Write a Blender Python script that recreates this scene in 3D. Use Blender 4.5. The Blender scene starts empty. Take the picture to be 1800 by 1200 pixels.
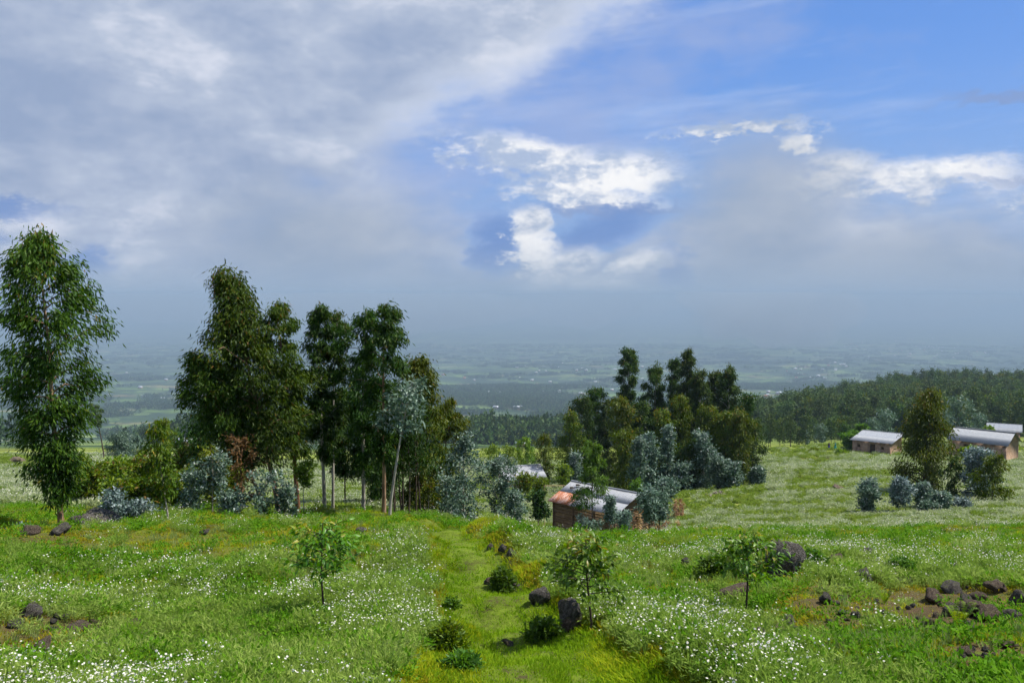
import bpy, math, random
import numpy as np
from mathutils import Vector, Matrix
R = math.radians
rng = np.random.default_rng(7)
sc = bpy.context.scene
COL = sc.collection

# ------------------------------------------------------------------ camera
FPX = 1550.0                      # focal length in photograph pixels (1800 wide)
HOR = 520.0                       # eye-level row in the photograph
PITCH = math.atan((600 - HOR) / FPX)
cd = bpy.data.cameras.new('camera'); cam = bpy.data.objects.new('camera', cd); COL.objects.link(cam)
cd.sensor_width = 36; cd.lens = 36 * FPX / 1800; cd.clip_start = .1; cd.clip_end = 200000
cam.rotation_euler = (R(90) - PITCH, 0, 0)
sc.camera = cam
# ------------------------------------------------------------------ render and exposure
sc.view_settings.view_transform = 'Standard'; sc.view_settings.look = 'None'
sc.view_settings.exposure = 0.6; sc.view_settings.gamma = 1
cy = sc.cycles
cy.use_denoising = True
cy.max_bounces = 6; cy.diffuse_bounces = 2; cy.glossy_bounces = 2; cy.transmission_bounces = 3
cy.transparent_max_bounces = 8; cy.volume_bounces = 0
cy.use_adaptive_sampling = True; cy.adaptive_threshold = .02; cy.adaptive_min_samples = 8
cy.sample_clamp_indirect = 6
# ------------------------------------------------------------------ sun
SUN_AZ, SUN_EL = R(82), R(54)    # azimuth clockwise from the view direction (+y)
sd = Vector((math.sin(SUN_AZ) * math.cos(SUN_EL), math.cos(SUN_AZ) * math.cos(SUN_EL), math.sin(SUN_EL)))
sl = bpy.data.lights.new('sun', 'SUN'); so = bpy.data.objects.new('sun', sl); COL.objects.link(so)
sl.energy = 5.0; sl.angle = R(.6); sl.color = (1, .95, .86)
so.rotation_euler = sd.to_track_quat('Z', 'Y').to_euler(); so.location = sd * 60

# ------------------------------------------------------------------ node helper
class NT:
    def __init__(s, tree): s.t = tree; s.t.nodes.clear()
    def put(s, sock, v):
        if isinstance(v, bpy.types.NodeSocket): s.t.links.new(v, sock)
        elif v is not None:
            try: sock.default_value = v
            except Exception:
                n = len(sock.default_value)
                sock.default_value = (list(v) + [1] * n)[:n] if hasattr(v, '__len__') else [v] * n
    def n(s, typ, *a, out=0, **k):
        nd = s.t.nodes.new(typ); ins = {}
        for kk, v in k.items():
            if kk[0] == '_': ins[kk[1:]] = v
            else: setattr(nd, kk, v)
        for i, v in enumerate(a):
            s.put(nd.inputs[i], v)
        for kk, v in ins.items(): s.put(nd.inputs[kk.replace('__', ' ')], v)
        s.last = nd
        return nd.outputs[out] if len(nd.outputs) else None
    def m(s, op, a, b=None, c=None, clamp=False):
        return s.n('ShaderNodeMath', a, b, c, operation=op, use_clamp=clamp)
    def vm(s, op, a, b=None):
        o = s.n('ShaderNodeVectorMath', a, b, operation=op)
        return s.last.outputs['Value'] if op in ('LENGTH', 'DOT_PRODUCT', 'DISTANCE') else o
    def sm(s, x, lo, hi, a=0., b=1.):
        return s.n('ShaderNodeMapRange', x, lo, hi, a, b, interpolation_type='SMOOTHSTEP', clamp=True)
    def mix(s, f, a, b):
        nd = s.t.nodes.new('ShaderNodeMix'); nd.data_type = 'RGBA'
        s.put(nd.inputs[0], f)
        for i, v in ((6, a), (7, b)):
            s.put(nd.inputs[i], v if isinstance(v, bpy.types.NodeSocket) else (*v[:3], 1))
        return nd.outputs[2]
    def noise(s, vec, scale, detail=4, rough=.55, dist=0., out=0):
        nd = s.t.nodes.new('ShaderNodeTexNoise')
        s.put(nd.inputs['Vector'], vec); nd.inputs['Scale'].default_value = scale
        nd.inputs['Detail'].default_value = detail; nd.inputs['Roughness'].default_value = rough
        nd.inputs['Distortion'].default_value = dist
        return nd.outputs[out]
    def ramp(s, f, stops):
        nd = s.t.nodes.new('ShaderNodeValToRGB'); s.put(nd.inputs[0], f); e = nd.color_ramp.elements
        e[0].position = stops[0][0]; e[0].color = (*stops[0][1], 1); e[1].position = stops[-1][0]; e[1].color = (*stops[-1][1], 1)
        for p, c in stops[1:-1]: x = e.new(p); x.color = (*c, 1)
        return nd.outputs[0]

# ------------------------------------------------------------------ world: blue sky with cloud layers
W = bpy.data.worlds.new('World'); sc.world = W; W.use_nodes = True
T = NT(W.node_tree)
dirv = T.vm('NORMALIZE', T.n('ShaderNodeTexCoord', out=0))
sxyz = T.n('ShaderNodeSeparateXYZ', dirv); sx, sy, sz = [T.last.outputs[i] for i in range(3)]
az = T.m('ARCTAN2', sx, sy); el = T.m('ARCSINE', sz)
sky = T.n('ShaderNodeTexSky', sky_type='NISHITA', sun_disc=False, sun_elevation=SUN_EL, sun_rotation=SUN_AZ, altitude=2500, dust_density=.6, ozone_density=2.2)
stretch = T.vm('MULTIPLY', dirv, (1, 1, 2.0))
nbig = T.noise(stretch, 4.2, 5, .6)
nfin = T.noise(stretch, 20, 6, .68)
nsh = T.noise(T.vm('ADD', stretch, (.3, .1, .03)), 16, 5, .66)
pv = T.n('ShaderNodeCombineXYZ', az, el, 0.)
nb0 = T.m('SUBTRACT', nbig, .5); nf0 = T.m('SUBTRACT', nfin, .5); ns0 = T.m('SUBTRACT', nsh, .5)
pw = T.vm('ADD', pv, T.n('ShaderNodeCombineXYZ', T.m('MULTIPLY_ADD', ns0, .09, T.m('MULTIPLY', nf0, .05)), T.m('MULTIPLY_ADD', nf0, .06, T.m('MULTIPLY', ns0, .03)), 0.))
def px2(px, py): return ((px - 900) / FPX, (HOR - py) / FPX, 0)
def ell(p, px, py, rx, ry, rot=0):
    q = T.vm('SUBTRACT', p, px2(px, py))
    if rot: q = T.n('ShaderNodeVectorRotate', q, rotation_type='Z_AXIS', _Angle=R(rot))
    q = T.vm('MULTIPLY', q, (FPX / rx, FPX / ry, 0))
    return T.m('SUBTRACT', 1., T.vm('LENGTH', q))
def mx(l):
    o = l[0]
    for x in l[1:]: o = T.m('MAXIMUM', o, x)
    return o
K = 6.6                            # cloud colours: divided by the background strength 0.1 and by the exposure gain
def srgb(r, g, b): return tuple(((c / 255 + .055) / 1.055) ** 2.4 if c > 10 else c / 3294 for c in (r, g, b))
def CS(r, g, b): return tuple(K * c for c in srgb(r, g, b))
col = T.mix(.6, sky, CS(88, 146, 234))
col = T.mix(T.sm(el, .28, .04, 0, .8), col, CS(146, 176, 220))
# thin cirrus streaks and a lilac film
cst = T.noise(T.vm('MULTIPLY', T.n('ShaderNodeVectorRotate', dirv, rotation_type='Y_AXIS', _Angle=R(6)), (1.5, 1.5, 11)), 2.6, 4, .6)
col = T.mix(T.sm(cst, .45, .75, 0, .6), col, CS(184, 203, 240))
col = T.mix(T.sm(T.m('MULTIPLY_ADD', az, -.35, nbig), .34, .60, 0, .6), col, CS(166, 182, 222))
# bright cumulus far off
cum = mx([ell(pw, 930, 280, 190, 46, 8), ell(pw, 1075, 312, 150, 52, 0), ell(pw, 1010, 345, 170, 26, 4), ell(pw, 1570, 334, 165, 34, 2), ell(pw, 1640, 322, 80, 30, 0), ell(pw, 1398, 266, 40, 22), ell(pw, 1450, 320, 80, 40), ell(pw, 1270, 243, 150, 12, -3), ell(pw, 1740, 385, 70, 26)])
cn = T.m('ADD', cum, T.m('MULTIPLY', nf0, 1.5))
ccol = T.mix(T.sm(nsh, .40, .60), CS(176, 193, 222), CS(253, 253, 254))
col = T.mix(T.sm(cn, -.12, .62, 0, .97), col, ccol)
dk = mx([ell(pw, 1690, 222, 130, 14, 2), ell(pw, 1740, 346, 150, 12, 3), ell(pw, 1060, 372, 190, 18, 0)])
col = T.mix(T.sm(dk, -.1, .7, 0, .65), col, CS(140, 160, 202))
# the wide grey veil: everything left of a slanting edge, and low down
edge = T.m('MULTIPLY', 1.25, T.m('SUBTRACT', T.m('MULTIPLY_ADD', T.m('MINIMUM', el, .6), 1.66, -.375), az))
low = T.m('MINIMUM', T.m('MULTIPLY', T.m('SUBTRACT', .105, el), 1.5), T.m('MULTIPLY_ADD', az, -.25, .30))
f = T.m('MULTIPLY_ADD', nb0, .36, T.m('MULTIPLY_ADD', nf0, .10, T.m('MAXIMUM', edge, low)))
hol = mx([ell(pw, 60, 385, 170, 24, 3), ell(pw, 205, 475, 110, 46, -20), ell(pw, 30, 440, 80, 40), ell(pw, 870, 430, 60, 80, 0), ell(pw, 1050, 410, 150, 50, -20), ell(pw, 1180, 480, 60, 70)])
vmask = T.sm(T.m('SUBTRACT', f, T.m('MULTIPLY', T.sm(hol, 0, .9), .30)), -.05, .12, 0, .97)
lit = T.m('MULTIPLY', T.m('MULTIPLY', T.sm(f, -.08, .05), T.sm(f, .16, .03)), T.sm(el, .14, .2))
vcol = T.ramp(T.m('ADD', T.m('MULTIPLY', nbig, .72), T.m('MULTIPLY', nsh, .28)), [(.37, CS(152, 170, 201)), (.45, CS(166, 181, 208)), (.53, CS(184, 196, 218)), (.61, CS(216, 222, 237))])
vcol = T.mix(T.m('MULTIPLY', lit, .8), vcol, CS(222, 229, 243))
col = T.mix(vmask, col, vcol)
col = T.mix(T.sm(hol, .05, .8, 0, .8), col, CS(112, 146, 204))
# near cumulus towers in front of the veil
tw = mx([ell(pw, 925, 402, 44, 40), ell(pw, 942, 445, 50, 56), ell(pw, 985, 480, 92, 44, -22), ell(pw, 1090, 484, 110, 30, -22), ell(pw, 1040, 520, 130, 44), ell(pw, 255, 525, 130, 60), ell(pw, 165, 522, 50, 26), ell(pw, 352, 515, 60, 36), ell(pw, 8, 428, 26, 22)])
tn = T.m('MULTIPLY_ADD', nf0, 1.25, tw)
tlight = T.sm(T.m('ADD', T.m('MULTIPLY', el, 2.0), T.m('MULTIPLY_ADD', ns0, 1.3, T.m('MULTIPLY', az, .35))), -.10, .22)
col = T.mix(T.m('MULTIPLY', T.sm(tn, -.08, .5), T.sm(el, -.03, .045, .15, .96)), col, T.mix(tlight, CS(178, 192, 216), CS(246, 247, 250)))
# soft grey rain mist plume, and mist low along the horizon
pl = mx([ell(pv, 1330, 430, 220, 270), ell(pv, 1520, 500, 360, 140), ell(pv, 560, 430, 300, 150)])
pm = T.m('MULTIPLY', T.sm(T.m('MULTIPLY_ADD', nb0, .5, pl), -.05, .8), .93)
col = T.mix(pm, col, T.mix(T.sm(nbig, .35, .65), CS(152, 169, 194), CS(172, 184, 203)))
col = T.mix(T.sm(el, .07, -.01, 0, .9), col, CS(156, 176, 201))
T.n('ShaderNodeOutputWorld', T.n('ShaderNodeBackground', col, .1))
W.cycles.sampling_method = 'MANUAL'; W.cycles.sample_map_resolution = 512

# ------------------------------------------------------------------ pixel helpers
cp, sp = math.cos(PITCH), math.sin(PITCH)
def t_of_py(py):
    v = (600 - np.asarray(py, float)) / FPX
    return (sp - v * cp) / (cp + v * sp)
def x_of(px, py, Y):
    v = (600 - py) / FPX
    return (px - 900) / FPX * Y / (cp + v * sp)
def to_px(P):
    P = np.atleast_2d(P); dep = P[:, 1] * cp - P[:, 2] * sp; up = P[:, 1] * sp + P[:, 2] * cp
    dep = np.maximum(dep, .01)
    return 900 + FPX * P[:, 0] / dep, 600 - FPX * up / dep

# ------------------------------------------------------------------ terrain height
CP = []
for px in (-250, 200, 650, 1000, 1350, 1700, 2050):
    CP += [(px, 1200, 6), (px, 1090, 8.2), (px, 1006, 11), (px, 956, 14)]
def colm(pxs, prof):
    for px in pxs:
        for d, py in prof: CP.append((px, py, d))
colm((-250, 0, 200), [(17, 922), (20, 911), (25, 897), (35, 870), (60, 838), (90, 816), (150, 802), (250, 792)])
colm((480, 700), [(17, 921), (20, 912), (28, 900), (45, 872), (60, 854), (100, 836), (160, 815), (250, 800)])
colm((850,), [(17, 928), (20, 932), (25, 942), (35, 948), (50, 944), (65, 885), (78, 852), (100, 835), (160, 812), (250, 792)])
colm((1040,), [(17, 957), (22, 960), (32, 958), (50, 948), (65, 905), (85, 870), (120, 846), (160, 820), (250, 790)])
colm((1220,), [(17, 943), (22, 942), (35, 941), (48, 936), (65, 890), (85, 862), (105, 846), (150, 815), (250, 785)])
colm((1450,), [(17, 941), (22, 940), (35, 941), (48, 926), (70, 868), (95, 826), (125, 808), (145, 789), (165, 786), (220, 783), (300, 776)])
colm((1700, 2000), [(17, 941), (22, 936), (35, 934), (50, 910), (70, 862), (100, 818), (130, 805), (165, 776), (200, 772), (270, 770)])
colm((1320,), [(400, 765), (700, 737), (1000, 745)]); colm((1450,), [(400, 752), (700, 716), (1000, 742)])
colm((1640,), [(400, 742), (700, 682), (1000, 715)]); colm((1820, 2100), [(400, 742), (700, 692), (1000, 722)])
colm((-300, 300, 800, 1150), [(600, 779), (1300, 764)])
for d, py in ((2500, 720), (4000, 682), (6000, 650), (10000, 612), (20000, 572), (40000, 546)):
    for px in (-300, 300, 900, 1500, 2100): CP.append((px, py, d))
CP = np.array(CP, float)
def feat(px, d): return np.stack([np.clip(px, -300, 2100) / 330., np.log(d) * 1.7], -1)
def tps_k(r2): return np.where(r2 > 0, .5 * r2 * np.log(np.maximum(r2, 1e-12)), 0)
_X = feat(CP[:, 0], CP[:, 2]); _n = len(_X)
_A = np.zeros((_n + 3, _n + 3)); _A[:_n, :_n] = tps_k(((_X[:, None] - _X[None]) ** 2).sum(-1)) + np.eye(_n) * .03
_A[:_n, _n] = 1; _A[:_n, _n + 1:] = _X; _A[_n, :_n] = 1; _A[_n + 1:, :_n] = _X.T
_w = np.linalg.solve(_A, np.r_[t_of_py(CP[:, 1]), 0, 0, 0])
def hash2(ix, iy, seed):
    n = (ix.astype(np.int64) * 374761393 + iy.astype(np.int64) * 668265263 + seed * 1274126177) & 0x7fffffff
    n = ((n ^ (n >> 13)) * 1274126177) & 0x7fffffff
    return ((n ^ (n >> 16)) & 0xffff) / 65535.0
def vnoise(x, y, s, seed=0):
    x = np.asarray(x, float) / s; y = np.asarray(y, float) / s
    ix, iy = np.floor(x), np.floor(y); fx, fy = x - ix, y - iy
    fx = fx * fx * (3 - 2 * fx); fy = fy * fy * (3 - 2 * fy)
    a, b, c, d = hash2(ix, iy, seed), hash2(ix + 1, iy, seed), hash2(ix, iy + 1, seed), hash2(ix + 1, iy + 1, seed)
    return (a * (1 - fx) + b * fx) * (1 - fy) + (c * (1 - fx) + d * fx) * fy - .5
def h_base(x, y):
    x = np.asarray(x, float).ravel(); y = np.asarray(y, float).ravel(); out = np.empty_like(x)
    near = -1.65 - .1625 * y
    for i in range(0, len(x), 40000):
        xs, ys = x[i:i + 40000], y[i:i + 40000]; yc = np.maximum(ys, 5.2)
        F = feat(900 + FPX * xs / yc * 1.0, yc)
        k = tps_k(((F[:, None] - _X[None]) ** 2).sum(-1))
        out[i:i + 40000] = -(k @ _w[:_n] + _w[_n] + F @ _w[_n + 1:]) * yc
    b = np.clip((y - 5.2) / 2.5, 0, 1); b = b * b * (3 - 2 * b)
    return near * (1 - b) + out * b
PATH_PX = [(1010, 1290, 0), (975, 1215, 0), (915, 1110, 0), (862, 1040, 0), (826, 985, 0), (802, 950, 0), (788, 932, 0)]
def hit(px, py, lo=4.5, hi=60000, n=700, fn=None):
    d = np.exp(np.linspace(math.log(lo), math.log(hi), n)); t = float(t_of_py(py))
    g = -(fn or h_base)(x_of(px, py, d), d) / d
    i = np.argmax(g <= t)
    return float(d[i])
PATH = []
for px, py, _ in PATH_PX:
    d = hit(px, py); PATH.append((float(x_of(px, py, d)), d))
PATH = np.array(PATH)
def path_w(y): return np.interp(y, [5, 8, 11, 18], [.95, .72, .5, .45])
def path_off(x, y):                # signed sideways distance from the footpath's centre line
    cx = np.interp(y, PATH[:, 1], PATH[:, 0])
    return x - cx
def height(x, y):
    sh = np.shape(x); x = np.asarray(x, float).ravel(); y = np.asarray(y, float).ravel()
    z = h_base(x, y)
    nr = np.clip((70 - y) / 40, 0, 1)
    z += nr * (.30 * vnoise(x, y, 1.6, 1) + .16 * vnoise(x, y, .62, 2) + .05 * vnoise(x, y, .25, 3))
    md = np.clip((y - 30) / 60, 0, 1) * np.clip((600 - y) / 300, 0, 1)
    z += md * (1.0 * vnoise(x, y, 14, 4) + .35 * vnoise(x, y, 4, 5))
    fr = np.clip((y - 700) / 1500, 0, 1)
    z += fr * (46 * vnoise(x, y, 900, 6) + 18 * vnoise(x, y, 300, 7))
    o = path_off(x, y); on = np.clip((21 - y) / 3, 0, 1) * np.clip((y - 3) / 2, 0, 1)
    pw_ = path_w(y) / .46; flat = np.exp(-(o / (.42 * pw_)) ** 4)
    z += on * (-.05 * flat + .17 * np.exp(-((o - .32 - .46 * pw_) / .3) ** 2) + .05 * np.exp(-((o + .24 + .46 * pw_) / .3) ** 2) - .03 * np.exp(-((np.abs(o) - .22) / .1) ** 2))
    return z.reshape(sh)
def gz(x, y): return float(height(np.array([x]), np.array([y]))[0])

# ------------------------------------------------------------------ mesh and tagging helpers
def mesh(name, V, F, mats=(), smooth=False, attr=None, mi=None):
    """V (n,3); F list of index arrays, each (m,k)"""
    me = bpy.data.meshes.new(name); V = np.asarray(V, np.float32)
    F = [np.asarray(f, np.int32) for f in (F if isinstance(F, (list, tuple)) else [F]) if len(f)]
    me.vertices.add(len(V)); me.vertices.foreach_set('co', V.ravel())
    tot = sum(f.size for f in F); me.loops.add(tot); me.loops.foreach_set('vertex_index', np.concatenate([f.ravel() for f in F]))
    ks = np.concatenate([np.full(len(f), f.shape[1], np.int32) for f in F])
    me.polygons.add(len(ks)); me.polygons.foreach_set('loop_start', np.r_[0, np.cumsum(ks)[:-1]].astype(np.int32))
    me.polygons.foreach_set('loop_total', ks)
    if mi is not None: me.polygons.foreach_set('material_index', np.asarray(mi, np.int32))
    if smooth: me.polygons.foreach_set('use_smooth', np.ones(len(ks), bool))
    if attr is not None:
        a = me.attributes.new('v', 'FLOAT', 'POINT'); a.data.foreach_set('value', np.asarray(attr, np.float32))
    for m in (mats if isinstance(mats, (list, tuple)) else [mats]): me.materials.append(m)
    me.update(calc_edges=True)
    return me
def link(name, me, parent=None, loc=None):
    o = bpy.data.objects.new(name, me); COL.objects.link(o)
    if parent: o.parent = parent
    if loc is not None: o.location = loc
    return o
def tag(o, label, cat, group=None, kind=None):
    if label: o['label'] = label
    if cat: o['category'] = cat
    if group: o['group'] = group
    if kind: o['kind'] = kind
    return o
def thing(name, label, cat, loc, rotz=0, group=None):
    o = link(name, None, None, loc); o.rotation_euler = (0, 0, rotz)
    o.empty_display_size = .1
    return tag(o, label, cat, group)
def tube(pts, rad, k=6, cap=True):
    pts = np.asarray(pts, float); n = len(pts); rad = np.broadcast_to(np.asarray(rad, float), (n,))
    tan = np.gradient(pts, axis=0); tan /= np.linalg.norm(tan, axis=1)[:, None] + 1e-9
    ref = np.where(np.abs(tan[:, 2:3]) < .9, np.array([[0, 0, 1.]]), np.array([[1., 0, 0]]))
    a = np.cross(tan, ref); a /= np.linalg.norm(a, axis=1)[:, None] + 1e-9; b = np.cross(tan, a)
    th = np.arange(k) * 2 * math.pi / k
    V = pts[:, None] + rad[:, None, None] * (np.cos(th)[None, :, None] * a[:, None] + np.sin(th)[None, :, None] * b[:, None])
    i = np.arange(n - 1)[:, None] * k; j = np.arange(k)[None]; j2 = (j + 1) % k
    F = np.stack([i + j, i + j2, i + k + j2, i + k + j], -1).reshape(-1, 4)
    return V.reshape(-1, 3), F
class MB:
    def __init__(s): s.V = []; s.F = {}; s.n = 0
    def add(s, V, F):
        V = np.asarray(V, float); s.V.append(V)
        F = np.asarray(F); s.F.setdefault(F.shape[1], []).append(F + s.n); s.n += len(V)
    def tube(s, *a, **k): s.add(*tube(*a, **k)); return s
    def box(s, lo, hi):
        x0, y0, z0 = lo; x1, y1, z1 = hi
        s.add([(x0, y0, z0), (x1, y0, z0), (x1, y1, z0), (x0, y1, z0), (x0, y0, z1), (x1, y0, z1), (x1, y1, z1), (x0, y1, z1)],
              [(0, 3, 2, 1), (4, 5, 6, 7), (0, 1, 5, 4), (1, 2, 6, 5), (2, 3, 7, 6), (3, 0, 4, 7)]); return s
    def me(s, name, mat, smooth=False):
        return mesh(name, np.concatenate(s.V), [np.concatenate(f) for f in s.F.values()], mat, smooth)

# ------------------------------------------------------------------ materials
def mat(name):
    m = bpy.data.materials.new(name); m.use_nodes = True; return m, NT(m.node_tree)
def out(t, sh, disp=None):
    o = t.t.nodes.new('ShaderNodeOutputMaterial'); t.t.links.new(sh, o.inputs[0])
def prin(t, colr, rough=.8, spec=.3, normal=None, metal=0.):
    return t.n('ShaderNodeBsdfPrincipled', **{'_Base__Color': colr if isinstance(colr, bpy.types.NodeSocket) else (*colr, 1), '_Roughness': rough, '_Specular__IOR__Level': spec, '_Normal': normal, '_Metallic': metal})
def bump(t, hgt, strength=.5, dist=.02):
    return t.n('ShaderNodeBump', _Strength=strength, _Distance=dist, _Height=hgt)
def leaf_mat(name, stops, trans=.35, rough=.5, spec=.2, var=.5):
    m, t = mat(name)
    v = t.n('ShaderNodeAttribute', attribute_name='v', out=2)
    rnd = t.n('ShaderNodeObjectInfo', out=5)
    c = t.ramp(v, stops)
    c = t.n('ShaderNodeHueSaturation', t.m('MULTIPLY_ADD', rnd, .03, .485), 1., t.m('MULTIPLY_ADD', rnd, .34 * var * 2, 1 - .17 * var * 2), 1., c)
    p = prin(t, c, rough, spec)
    tr = t.n('ShaderNodeBsdfTranslucent', t.n('ShaderNodeHueSaturation', .49, 1.1, 1.35, 1., c))
    out(t, t.n('ShaderNodeMixShader', trans, p, tr)); return m
def bark_mat(name, c1, c2, c3, sc_=9):
    m, t = mat(name); p = t.n('ShaderNodeTexCoord', out=3)
    q = t.vm('MULTIPLY', p, (1, 1, .22)); n = t.noise(q, sc_, 6, .65); n2 = t.noise(p, 1.6, 3)
    c = t.ramp(t.m('ADD', t.m('MULTIPLY', n, .7), t.m('MULTIPLY', n2, .3)), [(.36, c1), (.5, c2), (.64, c3)])
    out(t, prin(t, c, .85, .2, bump(t, n, .7, .02))); return m
M = {}
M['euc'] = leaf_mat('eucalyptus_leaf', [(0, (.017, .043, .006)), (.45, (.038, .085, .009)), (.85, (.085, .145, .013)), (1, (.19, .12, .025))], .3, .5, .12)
M['euc_dark'] = leaf_mat('dark_eucalyptus_leaf', [(0, (.014, .036, .008)), (.5, (.03, .07, .011)), (.9, (.065, .115, .014)), (1, (.12, .10, .02))], .3, .5, .12)
M['euc_olive'] = leaf_mat('olive_eucalyptus_leaf', [(0, (.026, .054, .006)), (.5, (.066, .11, .009)), (.85, (.125, .155, .012)), (1, (.2, .13, .02))], .3, .5, .14)
M['silver'] = leaf_mat('silver_eucalyptus_leaf', [(0, (.035, .08, .04)), (.5, (.095, .16, .105)), (.9, (.23, .31, .25)), (1, (.34, .39, .36))], .2, .55, .3)
M['blue'] = leaf_mat('blue_eucalyptus_leaf', [(0, (.05, .09, .065)), (.5, (.13, .19, .17)), (1, (.31, .37, .38))], .2, .55, .3)
M['bright'] = leaf_mat('bright_leaf', [(0, (.035, .08, .012)), (.5, (.07, .16, .02)), (1, (.14, .25, .03))], .4)
M['lime'] = leaf_mat('lime_leaf', [(0, (.06, .12, .015)), (.5, (.12, .21, .02)), (1, (.2, .28, .03))], .4)
M['bush'] = leaf_mat('bush_leaf', [(0, (.04, .08, .009)), (.5, (.10, .16, .011)), (.9, (.18, .22, .016)), (1, (.2, .12, .04))], .35)
M['avo'] = leaf_mat('glossy_dark_leaf', [(0, (.016, .05, .012)), (.6, (.03, .085, .018)), (1, (.06, .13, .03))], .3, .35)
M['dry'] = leaf_mat('dry_leaf', [(0, (.16, .09, .04)), (.5, (.30, .19, .09)), (1, (.46, .32, .17))], .3, .7, .2)
M['rust'] = leaf_mat('rusty_dead_leaf', [(0, (.06, .045, .02)), (.5, (.13, .075, .03)), (1, (.2, .1, .04))], .3, .7, .2)
M['far'] = leaf_mat('far_tree_leaf', [(0, (.025, .05, .016)), (.5, (.055, .10, .026)), (1, (.12, .165, .04))], .2, .6, .1, .8)
M['bark'] = bark_mat('eucalyptus_bark', (.10, .055, .03), (.24, .15, .085), (.42, .30, .19))
M['bark_red'] = bark_mat('red_brown_bark', (.06, .03, .018), (.17, .085, .045), (.30, .17, .09))
M['bark_pale'] = bark_mat('pale_grey_bark', (.16, .14, .11), (.32, .29, .24), (.46, .43, .37))
M['bark_dark'] = bark_mat('dark_bark', (.03, .022, .016), (.065, .048, .034), (.12, .09, .06))

# ground material: turf, moss, bare soil near; patchwork of fields far below
m, t = mat('ground_turf'); M['ground'] = m
gp = t.n('ShaderNodeNewGeometry', out=0); t.n('ShaderNodeSeparateXYZ', gp); gy = t.last.outputs[1]
n1 = t.noise(gp, .9, 6, .6); n2 = t.noise(gp, 4.5, 6, .65); n3 = t.noise(gp, .28, 4); nf = t.noise(gp, 22, 5, .7)
near = t.ramp(t.m('ADD', t.m('MULTIPLY', n1, .6), t.m('MULTIPLY', n2, .4)), [(.34, (.05, .036, .02)), (.43, (.075, .085, .014)), (.5, (.10, .14, .014)), (.58, (.14, .165, .014)), (.68, (.21, .19, .02))])
near = t.mix(t.sm(nf, .35, .7, 0, .55), near, (.045, .07, .012))
near = t.mix(t.sm(n3, .52, .68, 0, .35), near, (.08, .055, .025))
soil = t.n('ShaderNodeAttribute', attribute_name='v', out=2)
near = t.mix(t.m('MULTIPLY', soil, t.sm(n2, .4, .56, .15, .95)), near, t.mix(nf, (.05, .033, .018), (.13, .085, .045)))
mid = t.ramp(t.noise(t.vm('MULTIPLY', gp, (.5, 1, 1)), .16, 7, .6), [(.35, (.10, .09, .025)), (.45, (.13, .17, .02)), (.55, (.18, .23, .03)), (.66, (.23, .25, .06))])
vor = t.n('ShaderNodeTexVoronoi', t.vm('MULTIPLY', t.vm('ADD', gp, t.vm('MULTIPLY', t.noise(gp, .004, 3, out=1), (160, 160, 0))), (.0085, .012, 0)), out=1, voronoi_dimensions='2D', _Scale=1.0, _Randomness=.9)
t.n('ShaderNodeSeparateColor', vor); vr = t.last.outputs[0]; vg = t.last.outputs[1]
far = t.ramp(vr, [(0, (.024, .045, .018)), (.3, (.045, .08, .022)), (.5, (.075, .125, .03)), (.68, (.11, .175, .04)), (.85, (.16, .21, .065)), (.94, (.14, .10, .06)), (1, (.22, .25, .12))])
far = t.mix(t.sm(t.noise(gp, .0028, 7, .7), .47, .55, 0, .9), far, (.022, .042, .022))
far = t.mix(t.sm(t.noise(gp, .018, 4, .6), .5, .6, 0, .75), far, (.024, .044, .022))
c = t.mix(t.sm(gy, 22, 60), near, mid); c = t.mix(t.sm(gy, 220, 420), c, far)
out(t, prin(t, c, .95, .1, bump(t, t.m('ADD', n2, nf), .6, .05)))
m, t = mat('trodden_grass_path'); M['path'] = m
gp = t.n('ShaderNodeNewGeometry', out=0)
c = t.ramp(t.m('ADD', t.m('MULTIPLY', t.noise(gp, 2.2, 5, .6), .5), t.m('MULTIPLY', t.noise(gp, 14, 6, .7), .5)), [(.37, (.06, .05, .02)), (.45, (.08, .11, .012)), (.62, (.13, .19, .014))])
out(t, prin(t, c, .95, .1, bump(t, t.noise(gp, 25, 5, .7), .6, .03)))
def rock_mat(name, a, b, c_):
    m, t = mat(name); p = t.n('ShaderNodeTexCoord', out=3)
    n = t.noise(p, 9, 8, .7); n2 = t.noise(p, 3, 4, .6); v = t.n('ShaderNodeTexVoronoi', p, _Scale=22.)
    c = t.ramp(t.m('ADD', t.m('MULTIPLY', n, .6), t.m('MULTIPLY', n2, .4)), [(.36, a), (.5, b), (.66, c_)])
    g = t.n('ShaderNodeNewGeometry', out=1); t.n('ShaderNodeSeparateXYZ', g)
    c = t.mix(t.m('MULTIPLY', t.sm(t.last.outputs[2], .5, .95), t.sm(n2, .5, .62, 0, .75)), c, (.09, .10, .02))
    out(t, prin(t, c, .92, .2, bump(t, t.m('ADD', n, v), .9, .035))); return m
M['rock'] = rock_mat('lava_rock', (.032, .029, .026), (.095, .085, .073), (.25, .23, .2))
M['rock_brown'] = rock_mat('brown_lava_rock', (.04, .03, .022), (.12, .088, .064), (.27, .215, .16))
M['rock_pale'] = rock_mat('pale_stone', (.16, .13, .1), (.34, .29, .23), (.52, .46, .38))

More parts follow.
